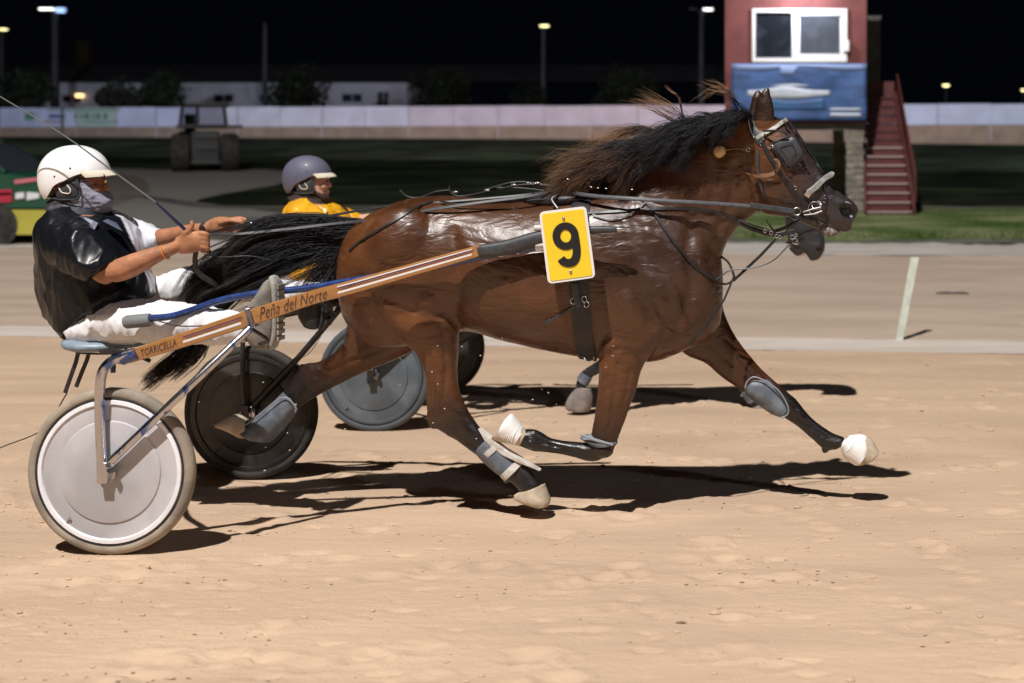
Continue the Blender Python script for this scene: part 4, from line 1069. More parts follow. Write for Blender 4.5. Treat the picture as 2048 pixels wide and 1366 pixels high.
crest = catmull([Vector(v) for v in ((1165, 392, 0), (1225, 366, 0), (1285, 330, 0), (1345, 284, 0), (1400, 252, 0), (1450, 236, 0), (1500, 226, 0))], 12)
def crest_at(u):
    x = u * (len(crest) - 1); i = min(int(x), len(crest) - 2); return crest[i].lerp(crest[i + 1], x - i)
def wob(pts, amp, rnd):
    ph = rnd.uniform(0, 6); ph2 = rnd.uniform(0, 6); n = len(pts)
    return [p + Vector((amp * sin(ph + i * 1.9), amp * .5 * sin(ph2 + i * 1.3), amp * cos(ph2 + i * 2.3))) * (i / max(1, n - 1)) for i, p in enumerate(pts)]
strands = []
clumps = [(rnd.gauss(0, 1), rnd.gauss(0, 1), rnd.random(), rnd.random(), rnd.random(), rnd.random()) for _ in range(150)]
for i in range(6600):
    ci = int(rnd.random() ** .72 * 150); cl = clumps[ci]; u = min(.992, max(0, (ci + .5) / 150))
    r = crest_at(u); dn = rnd.random()
    x0, y0 = r.x - 6 * dn, r.y + dn * (8 + 26 * u)
    if u > .45:
        L = (120 + 60 * (1 - u)) * (.75 + .35 * cl[2]) * rnd.uniform(.8, 1.04); a = radians(8 + 38 * cl[5] ** 1.2 + 2 * rnd.gauss(0, 1) + (8 if u > .75 else 0))
    else:
        L = (150 + 90 * u) * (.75 + .38 * cl[2]) * rnd.uniform(.7, 1.08) * min(1, .35 + 2.2 * u); a = radians(-4 + 16 * u / .45 + 12 * cl[1] * .6 + rnd.gauss(0, 2))
    if u > .84: L *= 1 - 3.6 * (u - .84); dn *= .5; y0 = r.y + dn * 16
    d0 = rnd.uniform(-.06, .015) - .05 * dn; dd = -.06 - .13 * math.sin(min(1, u * 1.2) * 1.5) + .03 * cl[0] * .6
    lift = (20 + 22 * cl[2]) * (1 - u * .75)
    curl = 14 * cl[3] - 7
    ct = [(x0, y0, d0), (x0 - L * .3 * cos(a * .5), y0 + L * .3 * sin(a * .6) - lift, d0 + dd * .6), (x0 - L * .55 * cos(a * .7), y0 + L * .55 * sin(a * .8) - lift * .8, dd * .95), (x0 - L * .8 * cos(a * .9), y0 + L * .78 * sin(a) - lift * .4 + curl, dd), (x0 - L * cos(a), y0 + L * sin(a) + rnd.gauss(0, 2) - curl, dd + rnd.gauss(0, .01))]
    ox, oy = rnd.gauss(0, 7), rnd.gauss(0, 4.5)
    ct = [(c[0] + ox * (1 - .8 * q / 4), c[1] + oy * (1 - .75 * q / 4), c[2]) for q, c in enumerate(ct)]
    pts = wob([P(*c) for c in ct], .004 + .008 * (1 - u), rnd)
    tx = x0 - L * cos(a); pb = min(.85, max(0, (1290 - tx) / 130))
    tip = tuple(np.array(BRN) * (.35 + .85 * rnd.random())) if rnd.random() < pb else BLK
    strands.append((pts, rnd.uniform(.0006, .0013), BLK if u > .12 else tuple(np.array(BRN) * .35), tip, .45 + .3 * rnd.random()))
def wisp(base, pts, n, spread, c0, c1, sw=.3, r=.0011, d=(-.05, -.1)):
    for i in range(n):
        q = [(base[0] + rnd.gauss(0, 15), base[1] + rnd.gauss(0, 2), rnd.uniform(-.03, .02))]
        g = [rnd.gauss(0, 1), rnd.gauss(0, 1)]
        for j, (x, y) in enumerate(pts): s_ = spread * (j + 1) / len(pts); q.append((x + g[0] * s_ + rnd.gauss(0, s_ * .25), y + g[1] * s_ * .6 + rnd.gauss(0, s_ * .25), d[0] + (d[1] - d[0]) * j / len(pts) + rnd.gauss(0, .01)))
        strands.append(([P(*c) for c in q], r * rnd.uniform(.7, 1.2), c0, c1, sw))
wisp((1385, 268), [(1368, 240), (1345, 218), (1316, 205), (1280, 192)], 26, 17, BLK, LBR)
wisp((1380, 270), [(1360, 250), (1330, 228), (1300, 212), (1262, 205)], 22, 14, BLK, BRN)
wisp((1375, 272), [(1364, 225), (1358, 195), (1342, 182), (1330, 170)], 9, 3, BLK, LBR)
wisp((1482, 228), [(1470, 205), (1462, 192), (1442, 178), (1412, 167)], 16, 11, BLK, LBR, .4)
wisp((1478, 228), [(1466, 198), (1450, 185), (1425, 180), (1402, 200)], 9, 10, BLK, LBR, .4)
wisp((1340, 290), [(1300, 262), (1255, 262), (1215, 282), (1180, 300)], 110, 18, BLK, BRN, .35)
wisp((1300, 330), [(1250, 305), (1205, 312), (1165, 322), (1138, 326)], 160, 20, BLK, BRN, .3)
wisp((1290, 335), [(1240, 300), (1208, 292), (1190, 285), (1186, 268)], 14, 4, BLK, LBR, .3)
wisp((1230, 370), [(1200, 345), (1175, 345), (1150, 352), (1128, 372)], 130, 16, tuple(np.array(BRN) * .5), LBR, .2)
wisp((1215, 382), [(1190, 375), (1165, 376), (1140, 384), (1124, 396)], 130, 12, tuple(np.array(BRN) * .4), BRN, .2)
wisp((1432, 236), [(1420, 228), (1400, 226), (1385, 232)], 20, 6, BLK, BLK, .9)
hair('mane', strands, M['hair'], root_h)
# loose lock over the cheek
strands = []
for i in range(60):
    g = rnd.gauss(0, 1)
    strands.append(([S1(1478 + g * 2, 336 + rnd.gauss(0, 2), .01)[0], S1(1500 + g, 350 + g, .02)[0], S1(1528, 353 + g * 2, .03)[0], S1(1550, 346 + g * 2, .03)[0], S1(1556 + g, 328 + g * 2, .035)[0], S1(1552 + rnd.gauss(0, 2), 318, .03)[0]], .0008, tuple(np.array(BRN) * .8), LBR, .3))
hair('forelock', strands, M['hair'], root_h)
# tail
strands = []
tcl = [(rnd.gauss(0, 1), rnd.gauss(0, 1), rnd.random()) for _ in range(60)]
TB = (.010, .010, .012); TB2 = (.030, .020, .015)
def tail_str(r, g, n, sp0, sp1, dd, rad=(.0006, .0013), c1=TB2, dr=.05):
    for i in range(int(n * 1.15)):
        ki = rnd.randrange(60); cl = tcl[ki]; t0 = min(1, max(0, ((ki * 37) % 60) / 60 + rnd.gauss(0, .03)))
        q = [(r[0][0] * (1 - t0) + r[1][0] * t0 + rnd.gauss(0, 4), r[0][1] * (1 - t0) + r[1][1] * t0 + rnd.gauss(0, 3), rnd.uniform(-.04, .04))]
        m = len(g)
        for j, (x, y) in enumerate(g):
            s_ = sp0 + (sp1 - sp0) * (j + 1) / m
            off = (t0 - .5) * s_ * 1.6
            q.append((x + cl[0] * s_ * .45 + rnd.gauss(0, s_ * .10), y + off + cl[1] * s_ * .25 + rnd.gauss(0, s_ * .07), dd * (j + 1) / m + rnd.gauss(0, .02) + cl[0] * dr * (j + 1) / m))
        strands.append(([P(*c) for c in q], rnd.uniform(*rad), TB, c1, .6))
tail_str([(724, 444), (696, 470)], [(640, 452), (560, 458), (500, 482), (465, 520)], 900, 22, 34, -.10)
tail_str([(722, 446), (690, 500)], [(620, 480), (530, 502), (450, 540), (400, 582), (384, 615)], 1300, 30, 40, -.12)
tail_str([(712, 450), (684, 520)], [(630, 495), (560, 522), (500, 552), (440, 580)], 620, 34, 44, -.10)
tail_str([(700, 455), (682, 540)], [(665, 520), (630, 548), (598, 582)], 150, 24, 20, -.06)
tail_str([(694, 470), (680, 545)], [(676, 540), (660, 568), (645, 592)], 120, 14, 14, -.04)
tail_str([(720, 446), (700, 500)], [(580, 500), (470, 560), (410, 640), (375, 700), (320, 745), (292, 768)], 420, 18, 16, .03)
tail_str([(720, 446), (700, 500)], [(590, 500), (480, 575), (425, 640), (400, 700), (370, 730), (345, 752)], 240, 18, 14, .03)
tail_str([(712, 446), (700, 480)], [(560, 470), (460, 545), (405, 570), (372, 560)], 60, 14, 20, -.1)
hair('tail', strands, M['hair'], root_h)

# ------------------------------------------------------------------ sulky
def sulky_wheel(c, n, R, parent, mats, name='wheel', ztop=True):
    """mats: tyre, ring, rim, disc"""
    n = Vector(n).normalized(); c = Vector(c); up = Vector((0, 0, 1)); s = n.cross(up).normalized(); up = s.cross(n).normalized()
    def lathe(prof, k=72, closed=False):
        rings = []
        for i in range(k + 1):
            a = 2 * pi * i / k; dr = s * cos(a) + up * sin(a); rings.append([c + n * p + dr * q for p, q in prof])
        m = MB(); m.ring_strip(rings, cap=False, closed=closed); return m
    r = .026
    tyre = lathe([(r * cos(a), R - r + r * sin(a)) for a in [2 * pi * k / 12 for k in range(12)]], closed=True)
    t = tyre.build(name, mats[0], parent)
    lathe([(-.020, R - .034), (-.024, R - .042), (-.022, R - .052), (.022, R - .052), (.024, R - .042), (.020, R - .034)]).build('tyre_bead', mats[1], t)
    lathe([(-.015, R - .048), (-.026, R - .052), (-.027, R - .068), (-.020, R - .072), (.020, R - .072), (.027, R - .068), (.026, R - .052), (.015, R - .048)]).build('rim', mats[2], t)
    pr = [(-.019, R - .070), (-.022, R * .62), (-.0215, R * .615), (-.027, R * .605), (-.028, R * .59), (-.030, R * .3), (-.034, R * .09), (-.045, R * .085), (-.046, 0.0005)]
    d = lathe(pr + [(-p, q) for p, q in pr[::-1]]); d.build('disc', mats[3], t)
    hb = MB(); hb.tube([c - n * .07, c + n * .07], .022, 16); hb.tube([c - n * .052, c - n * .046], .040, 20); hb.tube([c + n * .052, c + n * .046], .040, 20); hb.build('hub', M['steel'], t)
    vs = c - n * .020 + (s * cos(4.0) + up * sin(4.0)) * (R - .075)
    MB().tube([vs, vs - (s * cos(4.0) + up * sin(4.0)) * .03 - n * .01], .004, 6).build('valve', M['steel'], t)
    # faint spokes pressed in the disc
    if mats[4] is not None:
        sk = MB()
        for a in (2.35, 3.9, .1):
            dr = s * cos(a) + up * sin(a); sk.tube([c - n * .0305 + dr * R * .10, c - n * .0265 + dr * R * .58], .0013, 5)
        sk.build('spoke_crease', mats[4], t)
    return t
Wn = Q(225, 940, 5.82); Wn.z = .36
Wf = Q(503, 827, 7.28); Wf.z = .302
ssx = (Wn + Wf) / 2
def build_sulky(root):
    mN = (M['tyre_sand'], M['tyre_dark'], M['rim_white'], M['disc_light'], M['rim_white'])
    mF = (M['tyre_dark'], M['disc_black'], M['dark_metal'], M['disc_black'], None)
    sulky_wheel(Wn, NV, .36, root, mN); sulky_wheel(Wf, NV, .36, root, mF)
    sd = [(250, -.80), (400, -.68), (545, -.56), (700, -.45), (960, -.375), (1090, -.36)]
    def dsh(x):
        for (a, da), (b, db) in zip(sd, sd[1:]):
            if x <= b: return da + (db - da) * (x - a) / (b - a)
        return sd[-1][1]
    top = [(258, 701), (380, 660), (500, 619), (620, 582), (700, 561), (830, 525), (960, 489)]
    bot = [(262, 726), (383, 690), (505, 651), (624, 610), (704, 588), (833, 550), (962, 512)]
    mb = MB(); rings = []
    tp = catmull([Vector((x, y, 0)) for x, y in top], 20); bt = catmull([Vector((x, y, 0)) for x, y in bot], 20)
    for a, b in zip(tp, bt):
        d = dsh(a.x); A = P(a.x, a.y, d); B = P(b.x, b.y, d); e = (A - B) / 2; c = (A + B) / 2; w_ = NV * .016
        rings.append([c + e * u + w_ * v for u, v in ((1, -.55), (.9, -.9), (.62, -1), (-.62, -1), (-.9, -.9), (-1, -.55), (-1, .55), (-.62, 1), (.62, 1), (1, .55))])
    mb.ring_strip(rings); sh = mb.build('shaft', M['wood_orange'], root)
    def on_shaft(x, v, lift=.0185):   # v: 0 top .. 1 bottom
        for i in range(len(tp) - 1):
            if tp[i + 1].x >= x: t = (x - tp[i].x) / (tp[i + 1].x - tp[i].x); break
        a = tp[i].lerp(tp[i + 1], t); b = bt[i].lerp(bt[i + 1], t); d = dsh(x)
        return P(a.x * (1 - v) + b.x * v, a.y * (1 - v) + b.y * v, d) - NV * lift
    def stripe(x0, x1, v0, v1, mat, lift=.0168):
        m = MB(); n = 14; r0 = [on_shaft(x0 + (x1 - x0) * i / n, v0, lift) for i in range(n + 1)]; r1 = [on_shaft(x0 + (x1 - x0) * i / n, v1, lift) for i in range(n + 1)]
        m.ring_strip([[a, b, b + NV * .003, a + NV * .003] for a, b in zip(r0, r1)]); return m.build('stripe', mat, sh, smooth=False)
    for (a, b) in ((368, 486), (676, 948)):
        stripe(a, b, .28, .34, M['paint_purple']); stripe(a, b - 4, .56, .70, M['paint_white']); stripe(a + 6, b, .42, .46, M['paint_purple'])
        if a > 600: stripe(a, b - 2, .16, .25, M['paint_white'])
    def lettering(txt, x0, x1, v0, v1, shear=0, offset=0.0, name='lettering', italic=0):
        c = bpy.data.curves.new('txt', 'FONT'); c.body = txt; c.extrude = .0; c.offset = offset; c.shear = shear; c.space_character = 1.05
        o = bpy.data.objects.new('txt_tmp', c); COL.objects.link(o)
        me = bpy.data.meshes.new_from_object(o.evaluated_get(bpy.context.evaluated_depsgraph_get())); bpy.data.objects.remove(o); bpy.data.curves.remove(c)
        a = coords(me); lo = a.min(0); hi = a.max(0); out = np.zeros_like(a)
        for i, p in enumerate(a):
            u = (p[0] - lo[0]) / (hi[0] - lo[0]); v = (p[1] - lo[1]) / (hi[1] - lo[1])
            q = on_shaft(x0 + (x1 - x0) * u, v1 + (v0 - v1) * v, .0186); out[i] = q
        set_coords(me, out); return link(name, me, M['ink'], sh, False)
    lettering('TORRICELLA', 284, 356, .24, .76)
    lettering('Peña del Norte', 520, 655, .08, .82, shear=.35, offset=-.008)
    # clamp band and padded front end
    m = MB(); c0, c1 = on_shaft(498, -.12, 0), on_shaft(503, 1.15, 0); m.box((c0 + c1) / 2, (on_shaft(507, .5, 0) - on_shaft(495, .5, 0)) / 2, NV * .021, (c0 - c1) / 2); m.build('clamp', M['chrome_dirty'], root, bevel=.003)
    m = MB(); m.loft([(955, 490, 962, 516, .020, dsh(960)), (1010, 480, 1016, 510, .026, dsh(1010)), (1070, 463, 1074, 492, .027, dsh(1070)), (1120, 456, 1122, 480, .022, -.36), (1185, 452, 1186, 468, .016, -.36), (1232, 453, 1232, 465, .013, -.355)], n=16, pw=.8); m.build('shaft_padding', M['nylon'], root)
    MB().tube([P(1230, 459, -.355), P(1246, 459, -.355), P(1254, 459, -.355)], [.011, .009, .002], 12).build('shaft_tip', M['steel'], root)
    # blue inner tube with rubber cap
    pts = [P(x, y, d) for x, y, d in ((292, 637, -.36), (340, 633, -.36), (385, 620, -.36), (440, 601, -.37), (520, 586, -.36), (610, 577, -.35), (700, 562, -.34), (800, 545, -.345), (900, 527, -.345), (990, 507, -.34), (1085, 492, -.335))]
    MB().tube(pts, .0165, 14, sub=5).build('inner_tube', M['blue_paint'], root)
    MB().tube([P(250, 645, -.36), P(254, 644, -.36), P(298, 640, -.36), P(302, 639, -.36)], [.026, .031, .031, .027], 20).build('rubber_cap', M['rubber_grey'], root)
    MB().tube([P(1072, 493, -.34), P(1090, 490, -.34)], .024, 16).build('end_ferrule', M['paint_white'], root)
    # chrome arch, fork and strut of the near side
    for side in (0, 1):
        if side == 0: mp = lambda x, y, d: P(x, y, d)
        else:
            mp = lambda x, y, d: P(x, y, d) + (Wf - Wn)
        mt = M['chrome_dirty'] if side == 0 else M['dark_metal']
        arch = [(270, 704, -.80), (240, 714, -.81), (214, 730, -.82), (201, 762, -.82), (200, 850, -.82), (206, 955, -.82)]
        MB().tube([mp(*a) for a in arch], .0205 if side == 0 else .012, 14, sub=6).build('fork', mt, root)
        MB().tube([*([mp(500, 657, -.63), mp(415, 738, -.76), mp(350, 800, -.815), mp(222, 922, -.825)] if side == 0 else [P(690, 606, .60), P(600, 712, .66), mp(222, 930, -.825)])], .0175 if side == 0 else .016, 14).build('strut', mt, root)
        m = MB(); c = mp(206, 945, -.825); m.box(c, TV * .022, NV * .012, Vector((0, 0, .045))); m.build('axle_plate', mt, root, bevel=.004)
        MB().tube([mp(225, 940, -.79), mp(225, 940, -.84)], .012, 12).build('axle_bolt', M['steel'], root)
        if side == 0:
            m = MB(); c = P(262, 714, -.80); m.tube([P(244, 719, -.80), P(272, 707, -.80)], .026, 14); m.build('blue_sleeve', M['blue_paint'], root)
    # far shaft
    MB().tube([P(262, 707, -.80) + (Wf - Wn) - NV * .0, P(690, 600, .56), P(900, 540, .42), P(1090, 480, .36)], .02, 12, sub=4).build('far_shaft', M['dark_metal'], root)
    material('blue_dark', (.010, .014, .05), .25, coat=.4)
    # cross members under the seat
    MB().tube([P(262, 712, -.78), P(240, 722, -.5), P(260, 715, 0), P(330, 695, .45), P(420, 665, .72)], .016, 12, sub=4).build('cross_tube', M['dark_metal'], root)
    m = MB(); m.tube([P(200, 702, -.20), P(300, 706, -.20)], .010, 8); m.tube([P(200, 702, .2), P(300, 706, .2)], .010, 8)
    for dd in (-.2, .2): m.tube([P(228, 700, dd), P(226, 745, dd)], .012, 8); m.tube([P(250, 700, dd), P(300, 722, dd)], .010, 8)
    m.build('seat_frame', M['dark_metal'], root)
    # seat with spring wires
    st = MB(); st.loft([(150, 668, 152, 684, .10, 0), (165, 664, 172, 694, .18, 0), (200, 664, 212, 698, .215, 0), (250, 668, 258, 694, .19, 0), (285, 676, 288, 690, .12, 0)], n=28, sub=4, pw=.8); seat = st.build('seat', M['seat_vinyl'], root)
    m = MB()
    for dd, gx in ((-.16, 0), (0, 4), (.16, 8)):
        m.tube([P(175 + gx, 694, dd), P(150 + gx, 690, dd), P(145 + gx, 699, dd), P(168 + gx, 707, dd), P(240 + gx, 706, dd), P(290, 694, dd)], .0045, 8, sub=5)
    m.build('seat_spring', M['leather'], seat)
    for (x, dd, ln) in ((160, -.15, 96), (182, -.05, 84)):
        MB().ribbon([P(x, 690, dd), P(x - 8, 690 + ln * .35, dd), P(x - 20, 690 + ln * .7, dd), P(x - 30, 690 + ln, dd)], [-NV] * 4, .020, .003).build('hanging_strap', M['leather'], root, smooth=False)
    # foot rests
    for s_, (x, y) in ((-1, (520, 655)), (1, (655, 604))):
        m = MB(); dd = -.50 if s_ < 0 else .42
        m.tube([P(x - 18, y + 2, dd - .06), P(x + 16, y + 26, dd), P(x - 14, y + 34, dd + .06)], .008, 8, sub=4); m.build('stirrup', M['dark_metal'], root)
    MB().tube([P(134, 786, -.1), P(95, 850, -.1), P(62, 872, -.1), P(0, 896, -.1), P(-60, 930, -.1)], .003, 6, sub=5).build('trailing_cord', M['leather'], root)
    for (x, y, dd) in ((488, 672, -.56), (300, 700, -.75)): MB().tube([P(x, y, dd), P(x + 3, y + 12, dd)], .010, 8).build('bracket', M['steel'], root)
root_s = thing('sulky', 'racing sulky with an orange varnished shaft and a pale disc wheel, nearest the camera', 'sulky', (ssx.x, ssx.y, 0), 'racing sulkies')
build_sulky(root_s)

# ------------------------------------------------------------------ driver
dv = thing('person', 'driver in black satin top, white trousers and white helmet holding reins and a whip', 'person', P(190, 690, 0))
def zfold(me, amp, f1, seed, st=(1, 1, 1)):
    def fn(p, n):
        q = Vector((p.x * st[0], p.y * st[1], p.z * st[2])) * f1 + Vector((seed, seed * .7, 0))
        a = noise.noise(q); b = noise.noise(q * 2.3); r = 1 - abs(a) * 2.4; r2 = 1 - abs(b) * 2.4
        return amp * (max(0, r) ** 2 - .3) + amp * .4 * (max(0, r2) ** 2 - .3)
    displace(me, fn)
def chain(mb, pts, rs, n=10, sub=4): mb.tube([P(*p) if not isinstance(p, Vector) else p for p in pts], rs, n, sub=sub)

# body: head, neck, arms, hands, hidden torso and legs in one surface
mb = MB()
mb.loft([(116, 316, 186, 316, .055, 0), (104, 332, 200, 328, .074, 0), (104, 352, 205, 350, .079, 0), (110, 368, 206, 366, .077, 0), (122, 384, 207, 380, .071, 0), (140, 398, 208, 394, .062, 0), (158, 409, 206, 406, .050, 0), (170, 416, 203, 414, .036, 0)], n=28)
mb.ell(P(211, 375, 0), .020, .015, .022); mb.ell(P(206, 362, 0), .014, .010, .030); mb.ell(P(215, 378, 0), .010, .011, .009)
mb.ell(P(208, 352, -.0), .012, .050, .012)       # brow
mb.ell(P(208, 391, 0), .013, .022, .0065); mb.ell(P(207, 399, 0), .012, .020, .007); mb.ell(P(204, 408, 0), .018, .022, .016)
mb.ell(P(190, 378, -.045), .03, .02, .022); mb.ell(P(190, 378, .045), .03, .02, .022)
for s in (-1, 1): mb.ell(P(136, 372, .082 * s), .022, .010, .034)
mb.loft([(116, 376, 180, 398, .060, 0), (112, 400, 190, 424, .062, 0), (104, 424, 200, 452, .075, 0)], n=24)
mb.loft([(112, 420, 215, 430, .13, 0), (96, 455, 250, 465, .17, 0), (96, 520, 268, 530, .17, 0), (100, 580, 262, 570, .17, 0), (118, 630, 236, 612, .16, 0), (150, 668, 214, 640, .13, 0)], n=24)
# near arm
chain(mb, [(138, 462, -.20), (168, 502, -.245), (205, 543, -.27), (222, 549, -.275)], [.058, .060, .052, .046], 16)
chain(mb, [(212, 540, -.27), (236, 541, -.28), (270, 528, -.28), (315, 508, -.27), (345, 497, -.262), (362, 489, -.258)], [.048, .054, .052, .038, .029, .030], 16)
# far arm
chain(mb, [(232, 450, .20), (270, 470, .22), (306, 482, .22)], [.055, .052, .048], 14)
chain(mb, [(300, 480, .22), (335, 474, .19), (385, 461, .12), (420, 456, .08)], [.047, .045, .034, .027], 14)
# near hand (fist round the rein and whip)
mb.loft([(352, 475, 362, 508, .022, -.257), (372, 463, 382, 507, .028, -.257), (392, 460, 400, 502, .030, -.257), (404, 464, 408, 496, .026, -.255)], n=18)
for k, (y0, ln) in enumerate(((466, 1.0), (475, 1.04), (484, .98), (493, .84))):
    chain(mb, [(392, y0, -.262), (406 + 2 * ln, y0 + 1, -.270), (415 * 1.0, y0 + 5, -.262), (413, y0 + 9, -.236), (402, y0 + 10, -.222)], [.0125, .0125, .0115, .0105, .0085], 10, 5)
chain(mb, [(368, 470, -.268), (378, 460, -.276), (384, 450, -.276), (383, 441, -.272)], [.017, .0135, .0115, .0085], 10, 5)
# far hand, index finger and thumb pinching the rein
mb.loft([(412, 444, 416, 468, .020, .085), (430, 434, 436, 467, .026, .08), (452, 433, 456, 464, .026, .075), (464, 437, 466, 460, .021, .075)], n=18)
for (y0, x1, y1, x2, y2, dd) in ((440, 480, 437, 492, 441, .058), (447, 482, 447, 486, 453, .062), (453, 479, 456, 480, 461, .066), (459, 473, 463, 471, 467, .070)):
    chain(mb, [(456, y0, .07), (x1, y1, dd), (x2, y2, dd - .008), (x2 - 7, y2 + 7, dd + .012)], [.0125, .0115, .0105, .008], 10, 5)
chain(mb, [(438, 446, .055), (460, 441, .042), (476, 444, .042), (488, 449, .048)], [.015, .0125, .011, .008], 10, 5)
# legs inside the trousers
chain(mb, [(180, 652, -.12), (290, 645, -.20), (400, 648, -.30), (490, 655, -.38)], [.066, .056, .045, .034], 16)
chain(mb, [(180, 640, .12), (300, 600, .20), (405, 566, .28), (500, 590, .33), (620, 600, .38)], [.066, .056, .045, .036, .03], 16)
me = remesh(mb, 'person_body', .0056, 5, .45)
def skinbumps(p, n):
    return .0012 * noise.noise(p * 30) + .0008 * noise.noise(p * 70)
displace(me, skinbumps)
pbody = link('body', me, M['skin'], dv)
# finger nails and tendons are fine relief; wrist band and watch are clothing
c = P(331, 504, -.27); ax = (P(345, 497, -.27) - P(315, 508, -.27)).normalized()
def ringband(c, ax, r, w_, mat, name, parent, k=24, squash=1.0):
    ax = ax.normalized(); a = ax.orthogonal().normalized(); b = ax.cross(a); m = MB(); rings = []
    for i in range(k + 1):
        t = 2 * pi * i / k; dr = a * cos(t) + b * sin(t) * squash
        rings.append([c + dr * r - ax * w_ / 2, c + dr * (r + .004) - ax * w_ / 3, c + dr * (r + .004) + ax * w_ / 3, c + dr * r + ax * w_ / 2])
    m.ring_strip(rings, cap=False, closed=True); return m.build(name, mat, parent)
ringband(c, ax, .0325, .006, M['orange_band'], 'wrist_band', dv)
c = P(411, 457, .088); ax2 = (P(420, 456, .08) - P(385, 461, .12)).normalized()
wt_ = ringband(c, ax2, .0295, .022, M['padding'], 'watch', dv)
MB().tube([c - NV * .030, c - NV * .036], .015, 16).build('watch_face', M['glass_dark'], wt_)

# shirt: black on the near side, white on the far side
mb = MB()
mb.loft([(118, 398, 186, 420, .072, 0), (108, 410, 206, 428, .115, 0), (104, 425, 232, 436, .185, 0), (94, 448, 252, 458, .225, 0), (88, 490, 274, 500, .235, 0), (88, 535, 292, 545, .228, 0), (92, 570, 302, 576, .220, 0),
         (101, 604, 300, 596, .215, 0), (114, 634, 262, 612, .205, 0), (132, 660, 214, 634, .185, 0), (146, 676, 188, 656, .15, 0)], n=40, pw=.95)
mb.loft([(160, 430, 88, 470, .07, -.19), (176, 448, 100, 510, .085, -.235), (198, 476, 130, 542, .085, -.27), (220, 508, 168, 560, .080, -.285), (228, 518, 180, 564, .078, -.285)], n=26)
mb.loft([(226, 424, 214, 480, .08, .19), (262, 438, 250, 498, .085, .22), (296, 450, 286, 510, .080, .225), (326, 462, 314, 504, .066, .215)], n=26)
me = remesh(mb, 'shirt', .0085, 6, .5)
zfold(me, .018, 3.2, 3.1, (1.3, 1, .8)); zfold(me, .0055, 6, 8.7, (2.2, 1, .6))
a = coords(me); lat_ = a @ np.array(NV) - BASE1; px_ = PX0 + a[:, 0] / a[:, 1] * F; py_ = HZ + (EYE - a[:, 2]) / a[:, 1] * F
line = np.interp(py_, [400, 430, 500, 560, 600], [200, 236, 268, 292, 300])
s1 = np.minimum(lat_ - .02, (px_ - line + 4) * .004); s2 = np.minimum(lat_ - .10, (px_ - 200) * .004); s3 = np.minimum((px_ - line - 4) * .004, lat_ + .12)
wh = np.clip(np.minimum(np.maximum(np.maximum(s1, s2), s3), (585 - py_) * .004) / .008 + .5, 0, 1)[:, None]
cc = np.array((.72, .72, .78)) * wh + np.array((.007, .008, .011)) * (1 - wh)
vcol(me, cc)
shirt = link('shirt', me, M['satin_black'], dv)
# collar, lapel trim and sleeve hem
m = MB(); m.prism([P(160, 432, -.165), P(180, 476, -.20), P(196, 446, -.16), P(176, 436, -.15)], NV * .006); m.build('collar', M['scarf_dark'] if 'scarf_dark' in M else material('collar_grey', (.10, .11, .16), .4), shirt, smooth=False)
m = MB(); m.prism([P(205, 442, -.155), P(244, 462, -.13), P(232, 446, -.11), P(214, 438, -.13)], NV * .006); m.build('collar', bpy.data.materials['collar_grey'], shirt, smooth=False)
# trousers
mb = MB()
mb.loft([(160, 618, 178, 690, .17, 0), (205, 606, 215, 690, .20, 0), (250, 600, 262, 690, .19, -.02)], n=30)
mb.loft([(190, 604, 205, 690, .11, -.10), (250, 600, 262, 686, .115, -.14), (310, 602, 314, 684, .10, -.20), (370, 608, 376, 686, .088, -.25), (410, 612, 416, 690, .082, -.30), (452, 620, 452, 690, .070, -.35), (486, 630, 482, 684, .058, -.385), (506, 640, 498, 676, .048, -.40)], n=24)
mb.loft([(200, 592, 230, 660, .11, .10), (270, 566, 300, 630, .11, .16), (340, 544, 356, 612, .098, .22), (392, 532, 404, 604, .085, .27), (440, 545, 436, 600, .075, .30), (520, 556, 514, 606, .066, .34), (590, 560, 586, 606, .055, .37), (640, 566, 632, 600, .05, .40)], n=24)
me = remesh(mb, 'trousers', .009, 6, .5)
zfold(me, .009, 5, 11.3, (1.8, 1, 1)); zfold(me, .004, 11, 5.1, (2.0, 1, .8))
trs = link('trousers', me, M['trouser'], dv)
# shoes
def shoe(dx, dy, d, sc, mu, ms):
    f = lambda x, y: (545 + (x - 545) * sc + dx, 630 + (y - 630) * sc + dy)
    def L(a, b, c, e, w_): p = f(a, b); q = f(c, e); return (*p, *q, w_, d)
    m = MB(); m.loft([L(502, 692, 542, 694, .030), L(488, 668, 548, 670, .042), L(482, 636, 552, 636, .046), L(500, 608, 553, 604, .048), L(516, 586, 552, 578, .050), L(528, 566, 549, 558, .036)], n=20); s_ = m.build('shoe', mu, dv)
    m = MB(); m.loft([L(540, 696, 552, 694, .034), L(548, 668, 560, 666, .042), L(550, 630, 562, 630, .044), L(550, 600, 563, 596, .050), L(548, 574, 560, 568, .048), L(540, 556, 552, 552, .030)], n=20, pw=.7); so = m.build('sole', ms, s_)
    for k in range(9):
        p = f(562, 572 + k * 13); MB().box(P(*p, d), TV * .0035, NV * .036, Vector((0, 0, .009))).build('sole_cleat', ms, s_, smooth=False)
shoe(0, 0, -.43, 1.0, M['shoe_grey'], M['sole'])
shoe(98, -26, .44, .80, M['shoe_dark'], M['shoe_dark'])
